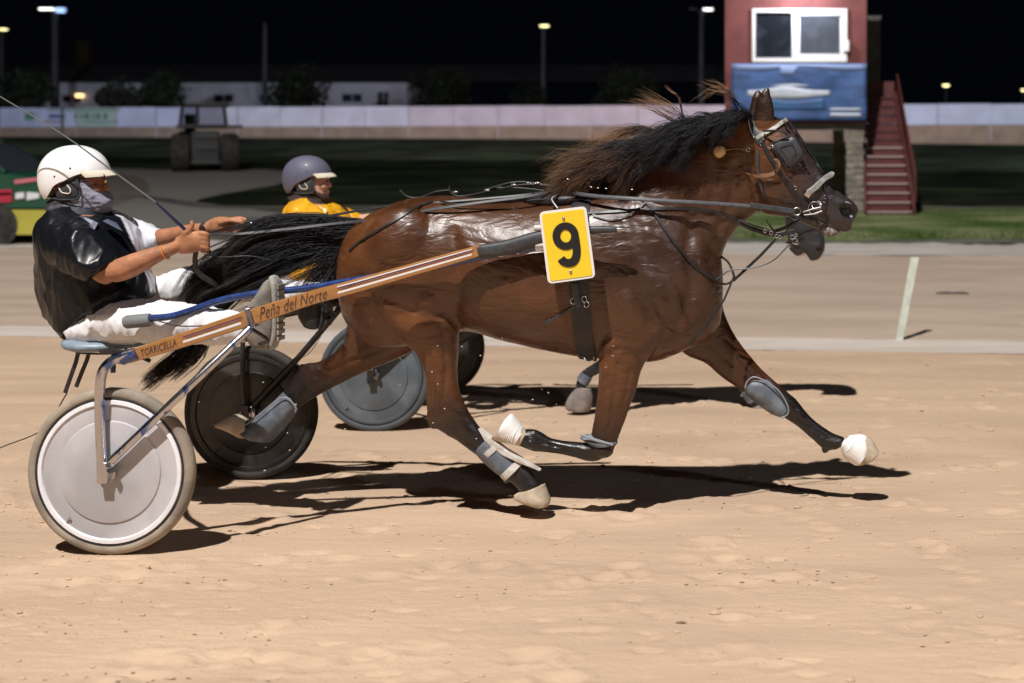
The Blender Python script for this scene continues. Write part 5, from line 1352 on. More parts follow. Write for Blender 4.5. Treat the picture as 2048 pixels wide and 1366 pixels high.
# helmet
def build_helmet(parent, shellmat, vismat):
    cx, cy = 149, 352
    C0 = P(cx, cy, 0); sx = 69 * C0.y / F; sz = 62 * C0.y / F; sy = .128
    def rimpy(px): return float(np.interp(px, [78, 86, 98, 108, 112, 120, 130, 142, 156, 172, 190, 205, 222], [386, 392, 398, 396, 388, 372, 364, 360, 352, 346, 344, 342, 340]))
    n = 56; m_ = 22; rings = []
    def shellring(g, t0):
        out = []
        for k in range(n + 1):
            th = 2 * pi * k / n; x = cos(th); y = sin(th)
            # find polar angle where the rim lies
            lo, hi = .3, 2.75
            for _ in range(22):
                ph = (lo + hi) / 2; pxx = cx + 69 * sin(ph) * x; pyy = cy - 62 * cos(ph)
                if pyy < rimpy(pxx - 15 * abs(y) * sin(ph)): lo = ph
                else: hi = ph
            ph = hi * t0
            qq = sin(ph) ** .92 if ph < pi / 2 else sin(ph) ** .55
            out.append(C0 + TV * (sx * g) * qq * x + NV * (sy * g) * qq * y + Vector((0, 0, sz * g * cos(ph))))
        return out
    for i in range(m_ + 1): rings.append(shellring(1.0, .01 + .99 * i / m_))
    for i in range(m_, -1, -1): rings.append(shellring(.955, .01 + .99 * i / m_))
    mb = MB(); mb.ring_strip(rings, cap=False, closed=False); h = mb.build('helmet', shellmat, parent)
    # visor
    m = MB(); rows = []
    for i in range(15):
        th = radians(-62 + 124 * i / 14)
        a = C0 + TV * sx * .93 * cos(th) + NV * sy * .98 * sin(th); a.z = EYE - (341 - HZ) * C0.y / F + .002 + .004 * cos(th)
        b = C0 + TV * (sx * 1.20 * cos(th) ** .8) + NV * sy * .92 * sin(th); b.z = EYE - (349.5 - HZ) * C0.y / F - .012 * (1 - cos(th))
        mid = (a + b) / 2 + Vector((0, 0, .006)); rows.append([a, mid, b, b - Vector((0, 0, .004)), mid - Vector((0, 0, .006)), a - Vector((0, 0, .010))])
    m.ring_strip(rows); m.build('visor', vismat, h)
    for px, py in ((139, 351), (168, 335), (100, 384)):
        y = (px - cx) / 69; z = (cy - py) / 62; q = max(0, 1 - y * y - z * z) ** .5
        MB().ell(C0 + TV * sx * y + Vector((0, 0, sz * z)) - NV * (sy * q ** .9 + .0005), .0045, .003, .0045, n=10, m=6).build('rivet', M['dark_metal'], h)
    # liner, ear flap and chin strap
    for s in (-1, 1):
        m = MB(); m.loft([(112, 384, 118, 398, .008, .096 * s), (122, 368, 124, 400, .012, .100 * s), (140, 362, 140, 400, .012, .102 * s), (152, 354, 156, 398, .010, .098 * s), (158, 352, 160, 392, .006, .094 * s)], n=14); ln = m.build('ear_flap', M['padding'], h)
        pts = [P(105 + 0, 396, .088 * s), P(120, 399, .108 * s), P(140, 399, .114 * s), P(154, 397, .112 * s), P(160, 388, .106 * s), P(158, 372, .106 * s), P(153, 357, .108 * s)]
        MB().tube(pts, .0042, 8, sub=5).build('trim', M['leather_grey'], ln)
    MB().tube([P(118, 376, -.114), P(124, 385, -.116), P(138, 387, -.116), P(141, 380, -.116), P(134, 370, -.114)], .003, 8, sub=5).build('ear_ring', M['visor_cream'], ln)
    return h
build_helmet(dv, M['helmet_white'], M['visor_cream'])
# glasses
m = MB(); rows = []
for i in range(11):
    d = -.062 + .124 * i / 10; bow = 5 * (abs(d) / .062) ** 2
    rows.append([P(214 - bow, 349, d), P(216 - bow, 357, d), P(213 - bow, 366, d), P(211 - bow, 366, d), P(213 - bow, 357, d), P(211 - bow, 349, d)])
m.ring_strip(rows); gl = m.build('glasses', M['glass_dark'], dv)
MB().tube([P(206, 353, -.066), P(180, 356, -.084), P(160, 358, -.086)], .003, 6).build('temple_arm', M['padding'], gl)
# neck gaiter over cheek and chin
mb = MB(); mb.loft([(164, 342, 146, 392, .086, 0), (178, 348, 156, 406, .090, 0), (190, 362, 168, 417, .088, 0), (203, 376, 182, 425, .078, 0), (213, 388, 196, 428, .064, 0), (221, 398, 209, 428, .048, 0), (224, 406, 216, 421, .026, 0)], n=40, pw=.5)
me = remesh(mb, 'scarf', .006, 4); zfold(me, .004, 11, 2.2, (1.6, 1, 3.0)); link('neck_gaiter', me, M['scarf'], dv)
mb = MB(); mb.loft([(114, 384, 190, 402, .086, 0), (104, 400, 206, 422, .104, 0), (96, 414, 222, 440, .135, 0)], n=30)
me = remesh(mb, 'coll', .007, 4); zfold(me, .008, 9, 4.2, (1, 1, 3.5)); link('snood', me, material('snood_dark', (.03, .03, .04), .6), dv)

# whip
wp = thing('whip', 'long thin driving whip with a blue handle held up by the driver in black', 'whip', P(380, 466, -.25))
MB().tube([P(386, 476, -.262), P(375, 464, -.27), P(345, 436, -.27), P(312, 405, -.27)], [.008, .008, .0065, .0045], 10).build('handle', M['blue_dark'] if 'blue_dark' in M else bpy.data.materials['blue_dark'], wp)
MB().tube([P(312, 405, -.27), P(220, 338, -.27), P(130, 272, -.27), (P(0, 193, -.27)), P(-60, 160, -.27)], [.0046, .0040, .0034, .0028, .002], 8, sub=4).build('lash', material('lash_grey', (.10, .10, .105), .45), wp)
MB().tube([P(408, 497, -.25), P(416, 503, -.25), P(421, 504, -.25)], [.007, .010, .008], 10).build('knob', M['dark_metal'], wp)

# ------------------------------------------------------------------ harness and bridle of the near horse
hs = thing('harness', 'black driving harness with girth, back pad and breast strap on the bay horse', 'harness', P(1150, 400, 0))
m = MB(); strap(m, [(1165, 398), (1160, 430), (1160, 500), (1158, 560), (1162, 620), (1168, 680), (1176, 716)], .088, .006, .010); g = m.build('girth', M['leather'], hs)
m = MB(); strap(m, [(1150, 566), (1152, 590), (1158, 612)], .030, .022, .008); m.build('girth_buckle', M['leather_grey'], g)
for (x, y) in ((1168, 596), (1172, 606), (1146, 600)):
    p, nn = S1(x, y, .02); MB().tube([p + TV * .012 * cos(a) + Vector((0, 0, .014 * sin(a))) for a in [2 * pi * k / 12 for k in range(13)]], .0025, 6, cap=False).build('buckle', M['steel'], g)
m = MB(); strap(m, [(1150, 612), (1125, 625), (1100, 640)], .010, .012, .004); m.build('loose_strap', M['leather_grey'], g)
m = MB(); strap(m, [(1104, 637), (1092, 645)], .022, .012, .006); m.build('strap_end', M['leather_grey'], g)
MB().tube([P(1168, 716, -.15), P(1174, 722, -.15), P(1186, 720, -.15), P(1188, 714, -.15)], .003, 6, sub=3).build('ring', M['steel'], g)
# back pad
m = MB(); m.loft([(1050, 392, 1056, 408, .05, 0), (1080, 384, 1086, 420, .10, 0), (1130, 378, 1136, 418, .13, 0), (1170, 376, 1176, 412, .11, 0)], n=22, sub=3); m.build('back_pad', M['leather'], hs)
m = MB(); m.tube([P(1112, 378, -.05), P(1117, 366, -.05), P(1126, 368, -.05), P(1126, 380, -.05), P(1116, 384, -.05), P(1112, 378, -.05)], .004, 8, sub=3); m.build('terret', M['steel'], hs)
m = MB(); m.tube([P(1112, 378, .05), P(1117, 366, .05), P(1126, 368, .05), P(1126, 380, .05), P(1116, 384, .05), P(1112, 378, .05)], .004, 8, sub=3); m.build('terret', M['steel'], hs)
m = MB(); m.tube([P(1124, 382, -.10), P(1112, 392, -.14), P(1104, 400, -.16), P(1116, 418, -.2)], .007, 8, sub=3); m.build('hook', M['steel'], hs)
# back strap / crupper with buckles, standing a little off the back
for pts, r in (([(1118, 372, -.03), (1050, 369, -.03), (990, 380, -.02), (930, 392, 0), (905, 388, 0), (898, 372, 0)], .006), ([(900, 380, 0), (870, 384, 0), (840, 395, 0), (815, 393, 0), (800, 380, 0)], .005),
               ([(1110, 384, .04), (1040, 376, .03), (985, 376, .02), (975, 384, .02)], .005), ([(1120, 396, -.10), (1010, 404, -.16), (920, 408, -.17), (880, 402, -.14)], .0045), ([(968, 380, -.03), (1030, 364, -.03), (1085, 368, -.03)], .005)):
    MB().tube([P(*p) for p in pts], r, 8, sub=5).build('back_strap', M['leather'], hs)
for (x, y) in ((911, 386), (1028, 372), (975, 383), (1075, 368)):
    MB().box(P(x, y - 2, -.03), TV * .013, NV * .012, Vector((0, 0, .004))).build('buckle', M['steel'], hs, bevel=.001)
for i, (x, y) in enumerate(((1056, 366), (1062, 368), (1070, 367), (1182, 374), (1196, 376), (1212, 377), (1264, 379), (1135, 358))):
    MB().ell(P(x, y, -.08 if x < 1100 else -.17), .008, .003, .003, n=8, m=5).build('stud', M['steel'], hs)
# crupper line to the tail
m = MB(); strap(m, [(866, 404), (830, 418), (790, 442), (750, 466), (718, 486), (700, 502)], .011, .006, .004); m.build('hip_strap', M['leather'], hs)
MB().tube([P(704, 478, -.13), P(694, 486, -.13), P(688, 500, -.12)], .006, 8, sub=3).build('yellow_loop', M['plate_yellow'], hs)
# breast strap, martingale, shaft loops
m = MB(); strap(m, [(1176, 428), (1230, 424), (1300, 419), (1370, 417), (1430, 424), (1478, 440)], .014, .006, .005); m.build('breast_strap', M['leather'], hs)
m = MB(); strap(m, [(1268, 398), (1290, 404), (1316, 440), (1345, 482), (1380, 524), (1420, 556), (1440, 568)], .012, .007, .005); m.build('neck_strap', M['leather'], hs)
MB().tube([P(1436, 566, -.12), P(1452, 568, -.1), P(1464, 562, -.1), P(1469, 550, -.1)], .0055, 8, sub=4).build('breast_ring', M['leather'], hs)
MB().tube([P(1438, 510, .0), P(1456, 524, -.04), P(1466, 545, -.08), P(1468, 556, -.1)], .0055, 8, sub=4).build('breast_loop', M['leather'], hs)
MB().ribbon([P(1552, 478, -.07), P(1520, 512, -.08), P(1490, 540, -.09), P(1466, 562, -.10)], [-NV] * 4, .014, .004).build('martingale', M['leather'], hs)
MB().ribbon([P(1466, 558, -.10), P(1448, 600, -.14), P(1424, 636, -.16), P(1395, 672, -.17), P(1378, 688, -.16)], [-NV] * 5, .010, .004).build('check_strap', M['leather'], hs)
MB().tube([P(1574, 494, -.1), P(1545, 522, -.1), P(1505, 536, -.1), P(1462, 540, -.1), P(1432, 560, -.1)], .0035, 6, sub=4).build('thin_strap', M['leather_grey'], hs)
m = MB(); strap(m, [(1186, 432), (1220, 440), (1260, 430), (1290, 408)], .008, .012, .003); m.build('side_strap', M['leather'], hs)

# number plate
pt = thing('number_plate', 'yellow plate with a white border and black number 9 hung at the horse side', 'number plate', P(1134, 490, -.40))
cor = [P(1078, 424, -.402), P(1172, 412, -.402), P(1191, 555, -.402), P(1096, 568, -.402)]
def rrect(c, ins, off, rad=.10):
    o = []; ctr = sum(c, Vector()) / 4
    cc = [ctr + (p - ctr) * ins for p in c]
    for i in range(4):
        p = cc[i]; a = cc[i - 1]; b = cc[(i + 1) % 4]
        pa = p + (a - p).normalized() * rad * .2; pb = p + (b - p).normalized() * rad * .2
        for k in range(5):
            t = k / 4; o.append(pa.lerp(p, t).lerp(p.lerp(pb, t), t) + NV * off)
    return o
MB().prism(rrect(cor, 1.0, 0, .12), NV * .006).build('border', M['paint_white'], pt, smooth=False)
ctr = sum(cor, Vector()) / 4; ux = (cor[1] - cor[0]).normalized(); uy = (cor[0] - cor[3]).normalized()
W_ = (cor[1] - cor[0]).length; H_ = (cor[0] - cor[3]).length; bw = .0115
inner = [cor[0] + ux * bw - uy * bw, cor[1] - ux * bw - uy * bw, cor[2] - ux * bw + uy * bw, cor[3] + ux * bw + uy * bw]
MB().prism(rrect(inner, 1.0, -.0025, .06), NV * .003).build('panel', M['plate_yellow'], pt, smooth=False)
def uv(u, v, l=0): return cor[0] + (cor[1] - cor[0]) * u + (cor[3] - cor[0]) * v - NV * l
def nine():
    """bold condensed 9 drawn as a closed stroke (u, v centre line with widths)"""
    m = MB(); cx, cy, rx, ry = .50, .375, .215, .150
    ring_o = []; ring_i = []
    n = 40
    for k in range(n):
        a = 2 * pi * k / n
        ring_o.append((cx + (rx + .062) * cos(a), cy + (ry + .040) * sin(a) * (1.0))); ring_i.append((cx + (rx - .100) * cos(a), cy + (ry - .062) * sin(a)))
    base = len(m.v)
    for l in (.0062, .0030):
        for p in ring_o: m.v.append(tuple(uv(*p, l)))
        for p in ring_i: m.v.append(tuple(uv(*p, l)))
    for k in range(n):
        j = (k + 1) % n
        m._f((k, j, n + j, n + k)); m._f((2 * n + k, 3 * n + k, 3 * n + j, 2 * n + j)); m._f((k, 2 * n + k, 2 * n + j, j)); m._f((n + k, n + j, 3 * n + j, 3 * n + k))
    # tail of the nine
    out = [(.777, .375), (.782, .46), (.782, .55), (.765, .65), (.715, .735), (.63, .79), (.52, .805), (.41, .79), (.325, .755), (.27, .70)]
    inn = [(.615, .375), (.615, .47), (.612, .56), (.600, .625), (.570, .672), (.525, .692), (.478, .690), (.44, .672), (.415, .645), (.40, .655)]
    o_ = catmull([Vector((*p, 0)) for p in out], 3); i_ = catmull([Vector((*p, 0)) for p in inn], 3)
    m.ring_strip([[uv(a.x, a.y, .0064), uv(b.x, b.y, .0064), uv(b.x, b.y, .0031), uv(a.x, a.y, .0031)] for a, b in zip(o_, i_)])
    return m
nine().build('digit_nine', M['plate_black'], pt, smooth=False)
for v in (.125, .865): 
    b_ = MB(); b_.tube([uv(.50 if v < .5 else .51, v, .002), uv(.50 if v < .5 else .51, v, .008)], .0068, 14); b_.ell(uv(.50 if v < .5 else .51, v, .008), .0058, .003, .0058, n=12, m=6); b_.build('bolt', M['steel'], pt)
for (x, y) in ((1077, 456), (1080, 490)):
    MB().tube([P(x - 8, y, -.37), P(x + 8, y, -.37)], .014, 12).build('bracket_knob', material('knob_cream', (.6, .55, .5), .5) if 'knob_cream' not in bpy.data.materials else bpy.data.materials['knob_cream'], pt)

# bridle
br = thing('bridle', 'black bridle with a square blinker, white browband and fleece noseband on the bay horse', 'bridle', P(1560, 300, -.1))
m = MB(); strap(m, [(1506, 222), (1502, 245), (1510, 266), (1524, 284)], .040, .006, .006); m.build('crownpiece', M['leather_grey'], br)
m = MB(); strap(m, [(1496, 236), (1500, 258), (1510, 276)], .003, .011, .004); m.build('crown_piping', M['paint_white'], br)
m = MB(); strap(m, [(1514, 277), (1530, 268), (1548, 258), (1564, 246), (1574, 238)], .020, .010, .006); m.build('browband', material('browband_white', (.38, .37, .34), .5, var=.3, vscale=40), br)
m = MB(); strap(m, [(1524, 282), (1538, 310), (1556, 338), (1574, 364), (1594, 390), (1612, 410)], .018, .007, .006); m.build('cheek_strap', M['leather'], br)
m = MB(); strap(m, [(1575, 240), (1592, 262), (1606, 290), (1626, 318), (1646, 345)], .012, .010, .005, dflt=-.03); m.build('face_strap', M['leather'], br)
m = MB(); strap(m, [(1516, 300), (1517, 330), (1520, 360), (1530, 395)], .012, .006, .004); m.build('throat_strap', M['leather_grey'], br)
# blinker cup
bc = [P(x, y, d) for x, y, d in ((1537, 288, -.105), (1590, 268, -.135), (1613, 312, -.120), (1577, 341, -.115))]
m = MB(); n8 = 8; rows = []
for j in range(n8 + 1):
    v = j / n8; row = []
    for i in range(n8 + 1):
        u = i / n8; p = bc[0].lerp(bc[1], u).lerp(bc[3].lerp(bc[2], u), v)
        q = 1 - (2 * u - 1) ** 4; q2 = 1 - (2 * v - 1) ** 4
        row.append(p - NV * .022 * q * q2 + (sum(bc, Vector()) / 4 - p) * .10 * (abs(2 * u - 1) ** 6 * abs(2 * v - 1) ** 6) * 3)
    rows.append(row)
base = len(m.v)
for r_ in rows: m.v += [tuple(p) for p in r_]
for r_ in rows: m.v += [tuple(p + NV * .005) for p in r_]
S_ = (n8 + 1) ** 2
for j in range(n8):
    for i in range(n8):
        a = j * (n8 + 1) + i; m._f((a, a + 1, a + n8 + 2, a + n8 + 1)); m._f((a + S_, a + n8 + 1 + S_, a + n8 + 2 + S_, a + 1 + S_))
edge = [i for i in range(n8 + 1)] + [j * (n8 + 1) + n8 for j in range(1, n8 + 1)] + [n8 * (n8 + 1) + i for i in range(n8 - 1, -1, -1)] + [j * (n8 + 1) for j in range(n8 - 1, 0, -1)]
for a, b in zip(edge, edge[1:] + edge[:1]): m._f((a, a + S_, b + S_, b))
blk = m.build('blinker', M['leather_grey'], br)
ctr2 = sum(bc, Vector()) / 4
m = MB(); pts = [ctr2 + (p - ctr2) * .45 - NV * .0235 for p in bc]; m.tube(pts + [pts[0]], .0016, 6, cap=False); m.build('blinker_stitching', M['dark_metal'], blk)
m = MB(); pts = [ctr2 + (p - ctr2) * .98 - NV * .006 for p in bc]; m.tube(pts + [pts[0]], .003, 6, cap=False); m.build('blinker_piping', M['leather'], blk)
MB().ell(P(1546, 293, -.115) - NV * .016, .007, .004, .007, n=12, m=8).build('blinker_stud', M['steel'], blk)
MB().tube([P(1526, 262, -.10), P(1560, 262, -.15), P(1575, 270, -.15)], .005, 8, sub=3).build('blinker_stay', M['leather'], blk)
# noseband with fleece
m = MB(); strap(m, [(1614, 386), (1630, 374), (1648, 358), (1664, 348)], .026, .012, .020, dflt=-.05); m.build('fleece_noseband', M['fleece'], br)
m = MB(); strap(m, [(1611, 391), (1617, 383)], .032, .016, .02, dflt=-.05); m.build('noseband_end', M['steel'], br)
MB().tube([P(1660, 352, -.04), P(1664, 348, 0), P(1661, 350, .04)], .013, 10, sub=3).build('fleece_noseband', M['fleece'], br)
m = MB(); strap(m, [(1648, 352), (1648, 375), (1652, 395), (1650, 412), (1648, 432)], .008, .010, .004); m.build('nose_strap', M['leather'], br)
m = MB(); strap(m, [(1594, 392), (1612, 408), (1622, 416)], .022, .012, .006); m.build('cheek_billet', M['leather'], br)
def ring(c, r, t, mat, name, parent, tilt=0, sy=1.0):
    m = MB(); m.tube([c + TV * r * cos(a) + (Vector((0, 0, 1)) * cos(tilt) + NV * sin(tilt)) * r * sy * sin(a) for a in [2 * pi * k / 24 for k in range(25)]], t, 8, cap=False); return m.build(name, mat, parent)
ring(P(1629, 416, -.085), .030, .0028, M['steel'], 'bit_ring', br); ring(P(1594, 423, -.095), .018, .0028, M['steel'], 'rein_ring', br, .3); ring(P(1633, 410, -.08), .022, .002, M['steel'], 'bit_ring', br, .5)
MB().tube([P(1606, 424, -.09), P(1625, 418, -.095), P(1642, 414, -.09)], .0035, 8).build('bit_shank', M['steel'], br)
MB().tube([P(1608, 430, -.085), P(1626, 428, -.09), P(1644, 422, -.085)], .003, 8).build('bit_shank', M['steel'], br)
MB().tube([P(1629, 416, .08), P(1629, 418, -.085)], .006, 10).build('bit_bar', M['steel'], br)
ring(P(1650, 394, -.062), .008, .002, M['steel'], 'buckle', br); ring(P(1590, 376, -.095), .009, .002, M['steel'], 'buckle', br); ring(P(1524, 287, -.09), .010, .002, M['steel'], 'buckle', br)
ring(P(1648, 402, -.062), .009, .002, M['steel'], 'buckle', br, .4); ring(P(1612, 378, -.08), .008, .002, M['steel'], 'buckle', br)
p_, _n = S1(1496, 299, .004); ring(p_, .009, .0022, M['steel'], 'buckle', br)
MB().tube([S1(1444, 303, .02)[0], S1(1470, 298, .006)[0], S1(1492, 300, .004)[0]], .0018, 6, sub=4).build('ear_cord', M['wood_orange'], br)
MB().tube([P(1425, 265, -.13), P(1458, 283, -.12), P(1480, 300, -.11)], .0018, 6, sub=3).build('ear_cord', M['leather'], br)
p_, _n = S1(1438, 304, .018); me_ = MB(); me_.ell(p_, .031, .024, .030, n=20, m=14); eb = me_.build('ear_plug', M['cork'], br)
displace(eb.data, lambda p, n: .003 * noise.noise(p * 60))
m = MB(); strap(m, [(1604, 430), (1590, 445), (1568, 456), (1550, 462)], .016, .006, .005, dflt=-.06); m.build('chin_strap', M['leather'], br)
m = MB(); m.ribbon([P(1474, 442, -.06), P(1500, 456, -.06), P(1530, 466, -.06), P(1556, 470, -.06), P(1590, 462, -.07)], [-NV] * 5, .022, .005); m.build('chin_rein', M['leather'], br)
MB().ribbon([P(1480, 440, -.072), P(1510, 452, -.072), P(1545, 462, -.072)], [-NV] * 3, .008, .003).build('chin_rein_edge', M['nylon'], br)
for (x, y) in ((1530, 462), (1542, 466), (1553, 472), (1560, 474)): ring(P(x, y, -.075), .0075, .002, M['steel'], 'buckle', br)
MB().tube([P(1532, 440, -.05), P(1548, 462, -.06), P(1562, 475, -.06), P(1580, 452, -.07), P(1600, 440, -.08)], .004, 8, sub=4).build('throat_lash', M['leather'], br)
MB().tube([P(1660, 424, -.05), P(1652, 432, -.055), P(1650, 445, -.05), P(1640, 462, -.03)], .004, 8, sub=4).build('curb_strap', M['leather'], br)

# reins
rn = thing('reins', 'long dark reins running from the driver in black to the bit of the bay horse', 'reins', P(900, 420, -.2))
def flat(pts, w_, name, mat, n=6, nrm=None):
    cs = catmull([P(*p) for p in pts], n); MB().ribbon(cs, [(-NV + Vector((0, 0, .5))).normalized()] * len(cs), w_, .004).build(name, mat, rn)
flat([(1124, 380, -.10), (1180, 391, -.16), (1260, 397, -.21), (1340, 402, -.20), (1430, 407, -.16), (1520, 414, -.12), (1588, 422, -.10)], .020, 'rein', M['nylon'])
MB().ribbon([P(1500, 410, -.135), P(1590, 423, -.105)], [-NV] * 2, .024, .005).build('rein_billet', M['leather_grey'], rn, smooth=False)
ring(P(1522, 414, -.125), .010, .0022, material('ring_green', (.35, .5, .42), .4), 'rein_keeper', rn)
flat([(412, 468, -.25), (470, 468, -.16), (560, 460, -.12), (680, 446, -.10), (760, 438, -.16), (870, 418, -.20), (960, 405, -.19), (1060, 392, -.14), (1118, 378, -.06)], .014, 'rein', M['nylon'])
flat([(486, 441, .05), (540, 446, .03), (590, 452, 0), (620, 440, -.02), (700, 424, -.05), (770, 413, -.08)], .012, 'rein', M['leather'])
flat([(770, 413, -.08), (860, 406, -.12), (960, 398, -.1), (1060, 388, -.06), (1118, 374, .04)], .010, 'rein', M['leather'])
flat([(488, 438, .05), (520, 434, .05), (570, 446, .03), (600, 448, 0)], .014, 'rein_loop', M['leather'])
flat([(412, 468, -.25), (445, 458, -.1), (484, 448, .05)], .012, 'rein', M['leather'])
flat([(414, 497, -.24), (440, 486, -.15), (480, 470, -.02), (500, 458, .04)], .006, 'thin_line', M['leather_grey'])
flat([(392, 500, -.235), (390, 524, -.23), (398, 546, -.22), (420, 562, -.20), (434, 570, -.18)], .024, 'rein_end', M['leather'])
flat([(408, 508, -.24), (440, 514, -.2), (500, 512, -.15), (540, 520, -.12)], .004, 'thin_line', M['leather'])
for (x, y) in ((588, 440), (500, 466), (502, 446), (768, 415)): MB().ell(P(x, y, -.03), .012, .006, .006, n=8, m=6).build('rein_clip', M['steel'], rn)
MB().tube([P(640, 590, -.36), P(560, 600, -.3), P(520, 628, -.36), (P(440, 648, -.40)), P(360, 652, -.40), P(310, 640, -.40)], .003, 6, sub=4).build('guide_cord', M['leather'], root_s)

# ------------------------------------------------------------------ second sulky and driver beyond
OFF2 = Q(750, 744, 8.70) - Wn; OFF2.z = -.125
greymap = {'disc_light': M['disc_grey'], 'rim_white': M['disc_grey_dark'], 'tyre_sand': M['disc_grey_dark'], 'wood_orange': M['dark_metal'], 'blue_paint': M['dark_metal'], 'chrome_dirty': M['dark_metal'], 'paint_white': M['nylon'], 'paint_purple': M['nylon'], 'ink': M['dark_metal']}
s2 = copy_tree(root_s, None, OFF2, greymap, skip=('lettering', 'stripe', 'guide_cord'))
s2['label'] = 'racing sulky with a blue grey disc wheel half hidden behind the bay horse'
OFFD = OFF2 + Vector((-.135, -.02, .01))
pmap = {'skin': M['skin_pale'], 'satin_black': M['satin_yellow'], 'helmet_white': M['helmet_grey'], 'snood_dark': material('beard_dark', (.035, .018, .012), .8), 'scarf': M['skin_pale'], 'collar_grey': M['satin_yellow'], 'shoe_grey': M['shoe_dark'], 'sole': M['shoe_dark']}
d2 = copy_tree(dv, None, OFFD, pmap, skip=('neck_gaiter', 'watch', 'wrist_band', 'glasses'))
d2['label'] = 'driver in a yellow satin jacket and grey helmet sitting beyond the bay horse'
bd = MB(); bd.loft([(160, 382, 188, 392, .078, 0), (170, 396, 206, 402, .078, 0), (180, 410, 216, 411, .066, 0), (190, 424, 214, 422, .045, 0)], n=20)
me = remesh(bd, 'beard', .006, 3); displace(me, lambda p, n: .004 * noise.noise(p * 60)); me.transform(Matrix.Translation(OFFD)); link('beard', me, bpy.data.materials['beard_dark'], d2)
bd = MB(); bd.ell(P(209, 395, -.004) + OFFD, .007, .016, .004); bd.build('teeth', M['paint_white'], d2)
bd = MB(); bd.ell(P(205, 362, -.035) + OFFD, .006, .014, .007); bd.build('eye_shadow', bpy.data.materials['beard_dark'], d2)

# ------------------------------------------------------------------ second horse
BASE2 = 9.46
P2 = lambda x, y, d=0: P(x, y, d, BASE2)
T2 = Vector((-.50, 2.88, -.17))
PM = lambda x, y, d=0: P(x, y, d) + T2
root_h2 = thing('racehorse', 'dark horse running beyond the bay one, its black muzzle low under the bay chin', 'horse', P2(1200, 850, 0))
H2 = {k: H1[k] for k in ('trunk',)}
H2['map_trunk'] = PM
H2['neck'] = [(1150, 410, 1320, 600, .17, 0), (1250, 385, 1372, 550, .14, 0), (1340, 345, 1415, 490, .12, 0), (1420, 312, 1462, 440, .10, 0), (1490, 292, 1512, 410, .08, 0)]
H2['head'] = [(1510, 286, 1510, 398, .07, 0), (1560, 292, 1540, 404, .09, 0), (1600, 325, 1556, 412, .088, 0), (1620, 368, 1566, 426, .075, 0), (1634, 410, 1578, 448, .065, 0), (1642, 448, 1586, 470, .056, 0), (1650, 480, 1598, 492, .054, 0), (1650, 500, 1612, 508, .050, 0), (1640, 518, 1618, 520, .034, 0)]
H2['jaw'] = [(1600, 430, 1568, 440, .05, 0), (1604, 460, 1574, 468, .045, 0), (1606, 482, 1574, 492, .040, 0), (1608, 498, 1586, 508, .032, 0), (1606, 508, 1594, 514, .02, 0)]
H2['ears'] = [[(1500, 300, 1524, 302, .026, -.04), (1502, 290, 1520, 290, .02, -.045), (1504, 276, 1514, 276, .010, -.05)]]
H2['hn'] = [(960, 560, 1070, 540, .10, -.13), (1000, 620, 1090, 590, .10, -.14), (1060, 656, 1130, 632, .07, -.15), (1130, 686, 1176, 664, .055, -.15), (1196, 706, 1216, 684, .04, -.15), (1210, 746, 1240, 740, .03, -.15), (1214, 780, 1240, 778, .03, -.15), (1216, 800, 1242, 798, .03, -.15)]
H2['hf'] = [(900, 560, 1000, 580, .10, .13), (892, 620, 980, 640, .09, .14), (870, 650, 940, 680, .07, .15), (840, 668, 880, 700, .05, .15), (812, 690, 836, 712, .035, .15), (780, 712, 800, 732, .03, .15), (764, 720, 778, 744, .03, .15)]
H2['fn'] = [(1235, 520, 1330, 540, .08, -.12), (1232, 590, 1310, 600, .08, -.13), (1228, 650, 1278, 655, .055, -.14), (1222, 690, 1258, 696, .042, -.14), (1205, 712, 1240, 730, .038, -.14), (1184, 728, 1205, 745, .030, -.14), (1168, 738, 1184, 756, .029, -.14), (1156, 752, 1176, 768, .030, -.14), (1150, 772, 1170, 780, .028, -.14)]
H2['ff'] = [(1330, 560, 1420, 520, .085, .12), (1350, 610, 1430, 580, .08, .13), (1390, 660, 1450, 630, .06, .14), (1430, 710, 1472, 690, .045, .14), (1462, 752, 1494, 736, .038, .14), (1482, 784, 1508, 770, .030, .14), (1496, 806, 1518, 794, .030, .14), (1504, 816, 1530, 806, .032, .14)]
me = build_horse('', '', P2, H2, .014, None, second=True, extra=lambda mb: [mb.ell(P2(1636, 492, .04 * s), .028, .02, .028) for s in (-1, 1)])
a = coords(me); px_ = PX0 + a[:, 0] / a[:, 1] * F
cc = np.tile(np.array((.030, .018, .014)), (len(a), 1)); cc[px_ > 1500] = (.030, .029, .034)
ptsz = a[:, 2] < .55; cc[ptsz] = (.014, .013, .016)
vcol(me, cc); link('body', me, M['coat'], root_h2)
BV2 = bvhtree.BVHTree.FromPolygons([Vector(q) for q in a], [tuple(p.vertices) for p in me.polygons])
def S2(px, py, off=.003):
    dr = (Q(px, py, 1.0) - CAMP).normalized(); h_, n_, i_, d_ = BV2.ray_cast(CAMP, dr)
    if h_ is None: return P2(px, py, -.05)
    return h_ + (n_ if n_.dot(dr) < 0 else -n_) * off
MB().ell(S2(1637, 496, -.006), .026, .012, .018).build('nostril', bpy.data.materials['nostril_dark'], root_h2)
MB().ell(S2(1606, 506, .0), .010, .010, .016).build('lip_mark', material('lip_pink', (.42, .25, .24), .6), root_h2)
hoof(P2, [(1152, 776, 1182, 778, .045), (1138, 792, 1186, 796, .056), (1130, 812, 1184, 814, .062), (1136, 820, 1178, 822, .058)], -.14, .05, M['hoof_dark'], root_h2)
hoof(P2, [(1500, 820, 1530, 806, .042), (1502, 840, 1546, 820, .058), (1512, 850, 1562, 838, .066), (1524, 852, 1568, 848, .060)], .14, .05, M['hoof_dark'], root_h2)
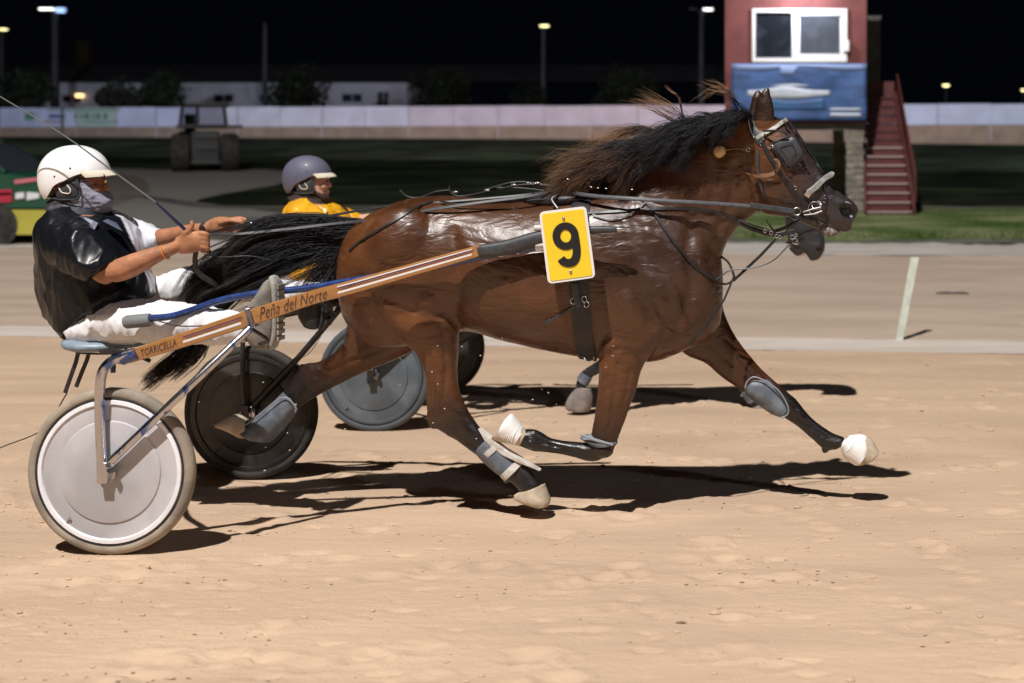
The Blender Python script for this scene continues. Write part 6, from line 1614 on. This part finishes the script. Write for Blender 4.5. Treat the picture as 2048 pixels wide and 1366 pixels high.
hoof(P2, [(1212, 798, 1244, 796, .042), (1208, 818, 1250, 818, .05), (1208, 828, 1250, 828, .045)], -.15, .05, M['hoof_dark'], root_h2)
boot(P2, [(1162, 744, 1184, 758, .036), (1154, 756, 1176, 772, .038)], -.14, M['boot_grey'], root_h2, 'fetlock_boot', .008)
boot(P2, [(1482, 788, 1508, 772, .036), (1496, 808, 1520, 792, .038)], .14, M['boot_grey'], root_h2, 'fetlock_boot', .008)
b2 = thing('bridle', 'dark bridle with steel rings on the black muzzle below the bay horse', 'bridle', P2(1580, 480, -.1))
for pts, w2 in (([(1560, 400), (1582, 440), (1592, 470), (1590, 490)], .016), ([(1592, 470), (1610, 460), (1630, 456)], .014), ([(1572, 486), (1590, 480), (1606, 474)], .010)):
    cs = [S2(c.x, c.y, .006) for c in catmull([Vector((x, y, 0)) for x, y in pts], 5)]; MB().ribbon(cs, [-NV] * len(cs), w2, .004).build('strap', M['leather'], b2)
for (x, y, r) in ((1590, 482, .020), (1585, 474, .014), (1592, 470, .010), (1594, 485, .012)): ring(S2(x, y, .012), r, .0028, M['steel'], 'bit_ring', b2)
ring(P2(1577, 492, -.09), .012, .003, M['steel'], 'buckle', b2)

# mane of the second horse and the black harness strap round it
strands = []; rnd = random.Random(77)
c2_ = catmull([P2(x, y) for x, y in ((1200, 396), (1260, 378), (1340, 340), (1420, 306), (1490, 288), (1530, 284))], 8)
for i in range(1200):
    k = rnd.random() * (len(c2_) - 2); r = c2_[int(k)].lerp(c2_[int(k) + 1], k % 1); L = rnd.uniform(.16, .3)
    strands.append(([r + Vector((0, rnd.uniform(-.04, .04), -.01)), r + Vector((-L * .5, -.06, -.02)), r + Vector((-L, -.10 + rnd.gauss(0, .02), -.10 - rnd.random() * .08))], rnd.uniform(.0012, .002), BLK, BLK, .5))
hair('mane', strands, M['hair'], root_h2, k=5)
strands = []
for i in range(700):
    a_ = P2(890, 470, rnd.uniform(-.04, .04)); L = rnd.uniform(.35, .6)
    strands.append(([a_, a_ + Vector((-L * .4, rnd.gauss(0, .03), -.05)), a_ + Vector((-L * .8, rnd.gauss(0, .05), -.25 + rnd.gauss(0, .05))), a_ + Vector((-L, rnd.gauss(0, .06), -.45))], rnd.uniform(.0012, .002), BLK, BLK, .5))
hair('tail', strands, M['hair'], root_h2, k=6)
